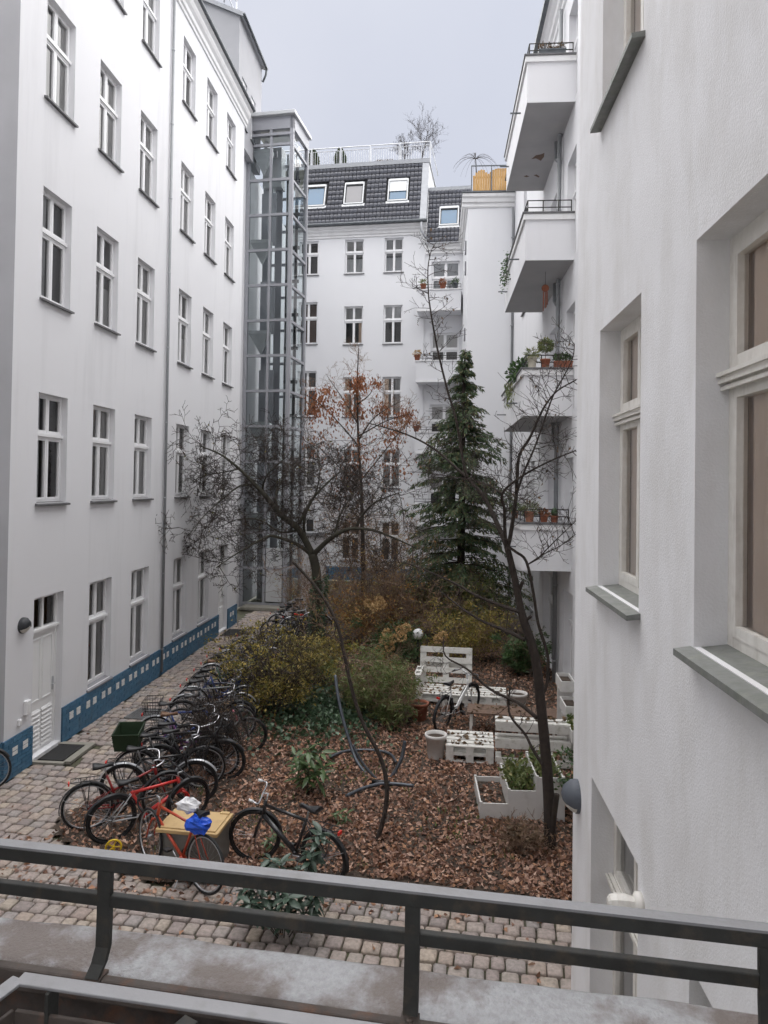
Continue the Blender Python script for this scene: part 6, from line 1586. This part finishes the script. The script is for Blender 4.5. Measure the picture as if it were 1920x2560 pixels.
MB().tube([ga(930, 1955, .10), ga(975, 1958, .10)], .045, 8).build('joint_block', 'black_metal', hm, True)

# ------------------------------------------------------------------ balcony plants and roof-terrace plants
def bushy(t, c, r, n, size, m_, sq=1.0, width=.4):
    C = []; D = []
    for k in range(n):
        v = RNG.normal(size=3); v /= np.linalg.norm(v); q = RNG.random() ** .4
        C.append((c[0] + v[0] * r * q, c[1] + v[1] * r * q, c[2] + v[2] * r * q * sq)); D.append(v + RNG.normal(0, .5, 3))
    return leaf_cloud('foliage', C, D, RNG.uniform(size * .6, size * 1.3, n), m_, t, width)
def bpos(Y, s, x=1.99): return (x, Y, s + 1.06 + .05)
def bpx(px, s, x): d = ray(px, 0);
S3, S4 = soff[2], soff[3]
t = pot('cream striped pot with grass on the cap of the third balcony', (2.12, 16.5, S3 + 1.11), .115, .25, 'pot_cream'); bushy(t, (0, 0, .30), .12, 160, .14, 'pale_green_leaf', .9, .12)
t = pot('terracotta pot with a round clipped ball tree on the third balcony', (2.42, 16.5, S3 + 1.11), .115, .20, 'terracotta'); MB().tube([(0, 0, .15), (.01, 0, .4)], .008, 5).build('stem', 'twig_brown', t); bushy(t, (.01, 0, .52), .17, 700, .06, 'pale_green_leaf', .85)
def trough(label, loc, L_, m_, plant, n=260, rot=0.0):
    t = thing('flower_trough', label, 'planter', loc, rot); q = MB(); q.add([(0, -.06, 0), (L_, -.06, 0), (L_, .06, 0), (0, .06, 0), (-.01, -.08, .15), (L_ + .01, -.08, .15), (L_ + .01, .08, .15), (-.01, .08, .15)], [(0, 1, 5, 4), (1, 2, 6, 5), (2, 3, 7, 6), (3, 0, 4, 7), (3, 2, 1, 0)]); q.box(-.015, L_ + .015, -.088, -.078, .12, .155); q.build('trough_shell', m_, t)
    MB().quad((0, -.07, .13), (L_, -.07, .13), (L_, .07, .13), (0, .07, .13)).build('soil_fill', 'soil', t)
    if plant:
        C = [(RNG.uniform(0, L_), RNG.normal(0, .05), .15 + RNG.random() * .15) for k in range(n)]; D = [(RNG.normal(), RNG.normal(), 1) for k in range(n)]; leaf_cloud('foliage', C, D, RNG.uniform(.04, .1, n), plant, t, .4)
    return t
trough('terracotta coloured trough with low green plants at the near end of the third balcony', (2.62, 16.5, S3 + 1.11), .4, 'terracotta', 'green_leaf')
t = thing('balcony_shrub', 'dark leafy plant spilling over the front of the third balcony', 'plant', (1.98, 17.3, S3 + 1.1)); bushy(t, (0, .2, .1), .34, 420, .10, 'green_leaf', .75, .6); MB().tube([(0, .2, -.02), (0, .2, .2)], .02, 6).build('stem', 'twig', t)
t = thing('balcony_ivy', 'thin straggling climber on the front rail of the second balcony', 'plant', (1.85, 20.2, soff[1] + .5)); C = [(RNG.normal(0, .06), RNG.uniform(-.5, .9), RNG.uniform(0, .95)) for k in range(190)]; leaf_cloud('foliage', C, [(RNG.normal(), RNG.normal(), -.4) for k in C], .085, 'green_leaf', t, .6); MB().tube([(0, 0, 0), (.02, .2, .4), (0, .1, .8)], .008, 4).build('stem', 'twig', t)
t = thing('balcony_ivy', 'yellowed trailing plant hanging from the front of the third balcony', 'plant', (1.82, 18.6, S3 + .5)); C = [(RNG.normal(0, .05), RNG.uniform(-.4, .6), RNG.uniform(0, .6)) for k in range(160)]; leaf_cloud('foliage', C, [(RNG.normal(0, .3), RNG.normal(0, .3), -1) for k in C], .12, 'pale_green_leaf', t, .2); MB().tube([(.06, 0, .62), (.0, 0, .3)], .006, 4).build('stem', 'twig', t)
t = pot('large terracotta pot with pale straw plants on the lowest balcony', (2.10, 16.5, S4 + 1.11), .115, .24, 'terracotta_pale'); bushy(t, (0, .02, .3), .17, 260, .13, 'pale_green_leaf', .6, .12)
t = pot('dark red pot with upright succulents on the lowest balcony', (2.43, 16.5, S4 + 1.11), .10, .17, 'terracotta'); bushy(t, (0, 0, .2), .09, 120, .08, 'brown_leaf', .8, .5)
t = pot('terracotta pot with a round cactus at the end of the lowest balcony', (2.66, 16.5, S4 + 1.11), .095, .15, 'terracotta'); MB().lathe([(.001, .14), (.055, .15), (.075, .2), (.07, .27), (.04, .32), (.001, .33)], 12).build('cactus', 'green_leaf', t, True)
t = pot('small terracotta pot on the front edge of the lowest balcony', (1.95, 18.2, S4 + 1.11), .10, .18, 'terracotta_pale'); bushy(t, (0, 0, .24), .12, 120, .1, 'green_leaf', .8, .3)
trough('shallow planter with dried stalks on the top balcony', (2.2, 16.52, soff[0] + 1.11), .6, 'zinc_dark', 'dry_leaf', 120)
ch = thing('wind_chime', 'brown wooden wind chime hanging under the second balcony', 'chime', (2.52, 17.3, soff[1] - .15))
MB().tube([(0, 0, .15), (0, 0, -.2)], .004, 4).build('cord', 'twig', ch); MB().lathe([(.001, -.02), (.085, -.02), (.09, 0), (.085, .02), (.001, .02)], 14, Matrix.Translation((0, 0, -.25)) @ Matrix.Rotation(R(90), 4, 'X')).build('disc', 'chime_wood', ch)
for k in range(5): a = k * 1.256; MB().tube([(.05 * math.cos(a), .05 * math.sin(a), -.33), (.05 * math.cos(a), .05 * math.sin(a), -.65 - .07 * (k % 3))], .012, 6).build('tube', 'chime_wood', ch)
# small pots on the recess balconies
def bloc(X, y, z):
    v = Matrix.Translation((-7.6, 36.2, 0)) @ Matrix.Rotation(BA, 4, 'Z') @ Vector((bx(X), y, z)); return v
for lab, X, z, m_, pl_ in (('terracotta pot with a small shrub on the second recess balcony', -1.0, 9.88, 'terracotta', 'orange_leaf'), ('small terracotta pot on the third recess balcony', -1.0, 6.4, 'terracotta', 'brown_leaf'), ('low terracotta bowl in the middle of the top recess balcony', .2, 13.35, 'terracotta', 'brown_leaf'), ('small dark pot at the right of the top recess balcony', .8, 13.35, 'zinc_dark', 'green_leaf'), ('small terracotta pot at the left of the top recess balcony', -.75, 13.35, 'terracotta', 'pale_green_leaf')):
    t = pot(lab, bloc(X, -.95, z + 1.075), .15, .26, m_); bushy(t, (0, 0, .33), .16, 110, .12, pl_, .9)
for lab, X, h_ in (('clipped conifer in a pot on the roof terrace next to the lift', -7.05, 1.0), ('clipped conifer in a pot at the second terrace railing post', -5.55, .95)):
    t = pot(lab, bloc(X, 1.35, 21.45), .2, .3, 'terracotta')
    C = []; D = []
    for k in range(1100):
        f = RNG.random(); a = RNG.uniform(0, 6.28); r_ = .30 * RNG.random() ** .3 * math.sin(math.pi * min(1, f * .85 + .15)) * (1 - f * .25); C.append((r_ * math.cos(a), r_ * math.sin(a), .3 + f * h_)); D.append((math.cos(a), math.sin(a), .6))
    leaf_cloud('foliage', C, D, .15, 'conifer_leaf', t, .45)
trough('planter trough with dry plants on the roof terrace', bloc(-3.6, 1.2, 21.62), .9, 'wood_brown', 'dry_leaf', 300, BA)
def small_tree(name, label, base, pts, L_, seed, weep=False):
    G_ = Grow(seed); G_.base = base; P_ = G_.limb([base + Vector(p) for p in pts], .045, .012, 7)
    if weep:
        for k in range(26):
            a = G_.rs.uniform(0, 6.28); d = Vector((math.cos(a), math.sin(a), .7)); q = P_[-1]; pp_ = [q]
            for i in range(7): d = (d + Vector((0, 0, -.30))).normalized(); pp_.append(pp_[-1] + d * .17)
            G_.twig.tube(pp_, [.009 * (1 - i / 9) for i in range(8)], 3, caps=False)
    else: G_.along(P_, 22, L_, .010, 3, .4, 1.0, wig=.2, kids=5, up=.35)
    return tree(name, label, G_)
small_tree('roof_tree', 'bare leaning tree growing on the roof terrace corner', bloc(-1.35, 1.6, 21.45), [(0, 0, 0), (.12, 0, .6), (.30, 0, 1.3), (.42, 0, 2.1)], .9, 51)
small_tree('roof_tree', 'thin bare shrub against the terrace railing beside the leaning tree', bloc(-2.0, 1.5, 21.45), [(0, 0, 0), (-.1, 0, .5), (-.15, 0, 1.0), (-.1, 0, 1.5)], .6, 52)
small_tree('weeping_tree', 'small weeping bare tree on the terrace behind the timber screen', Vector((1.55, 30.6, 17.07)), [(0, 0, 0), (-.05, 0, .9), (-.12, 0, 1.9)], .8, 53, True)
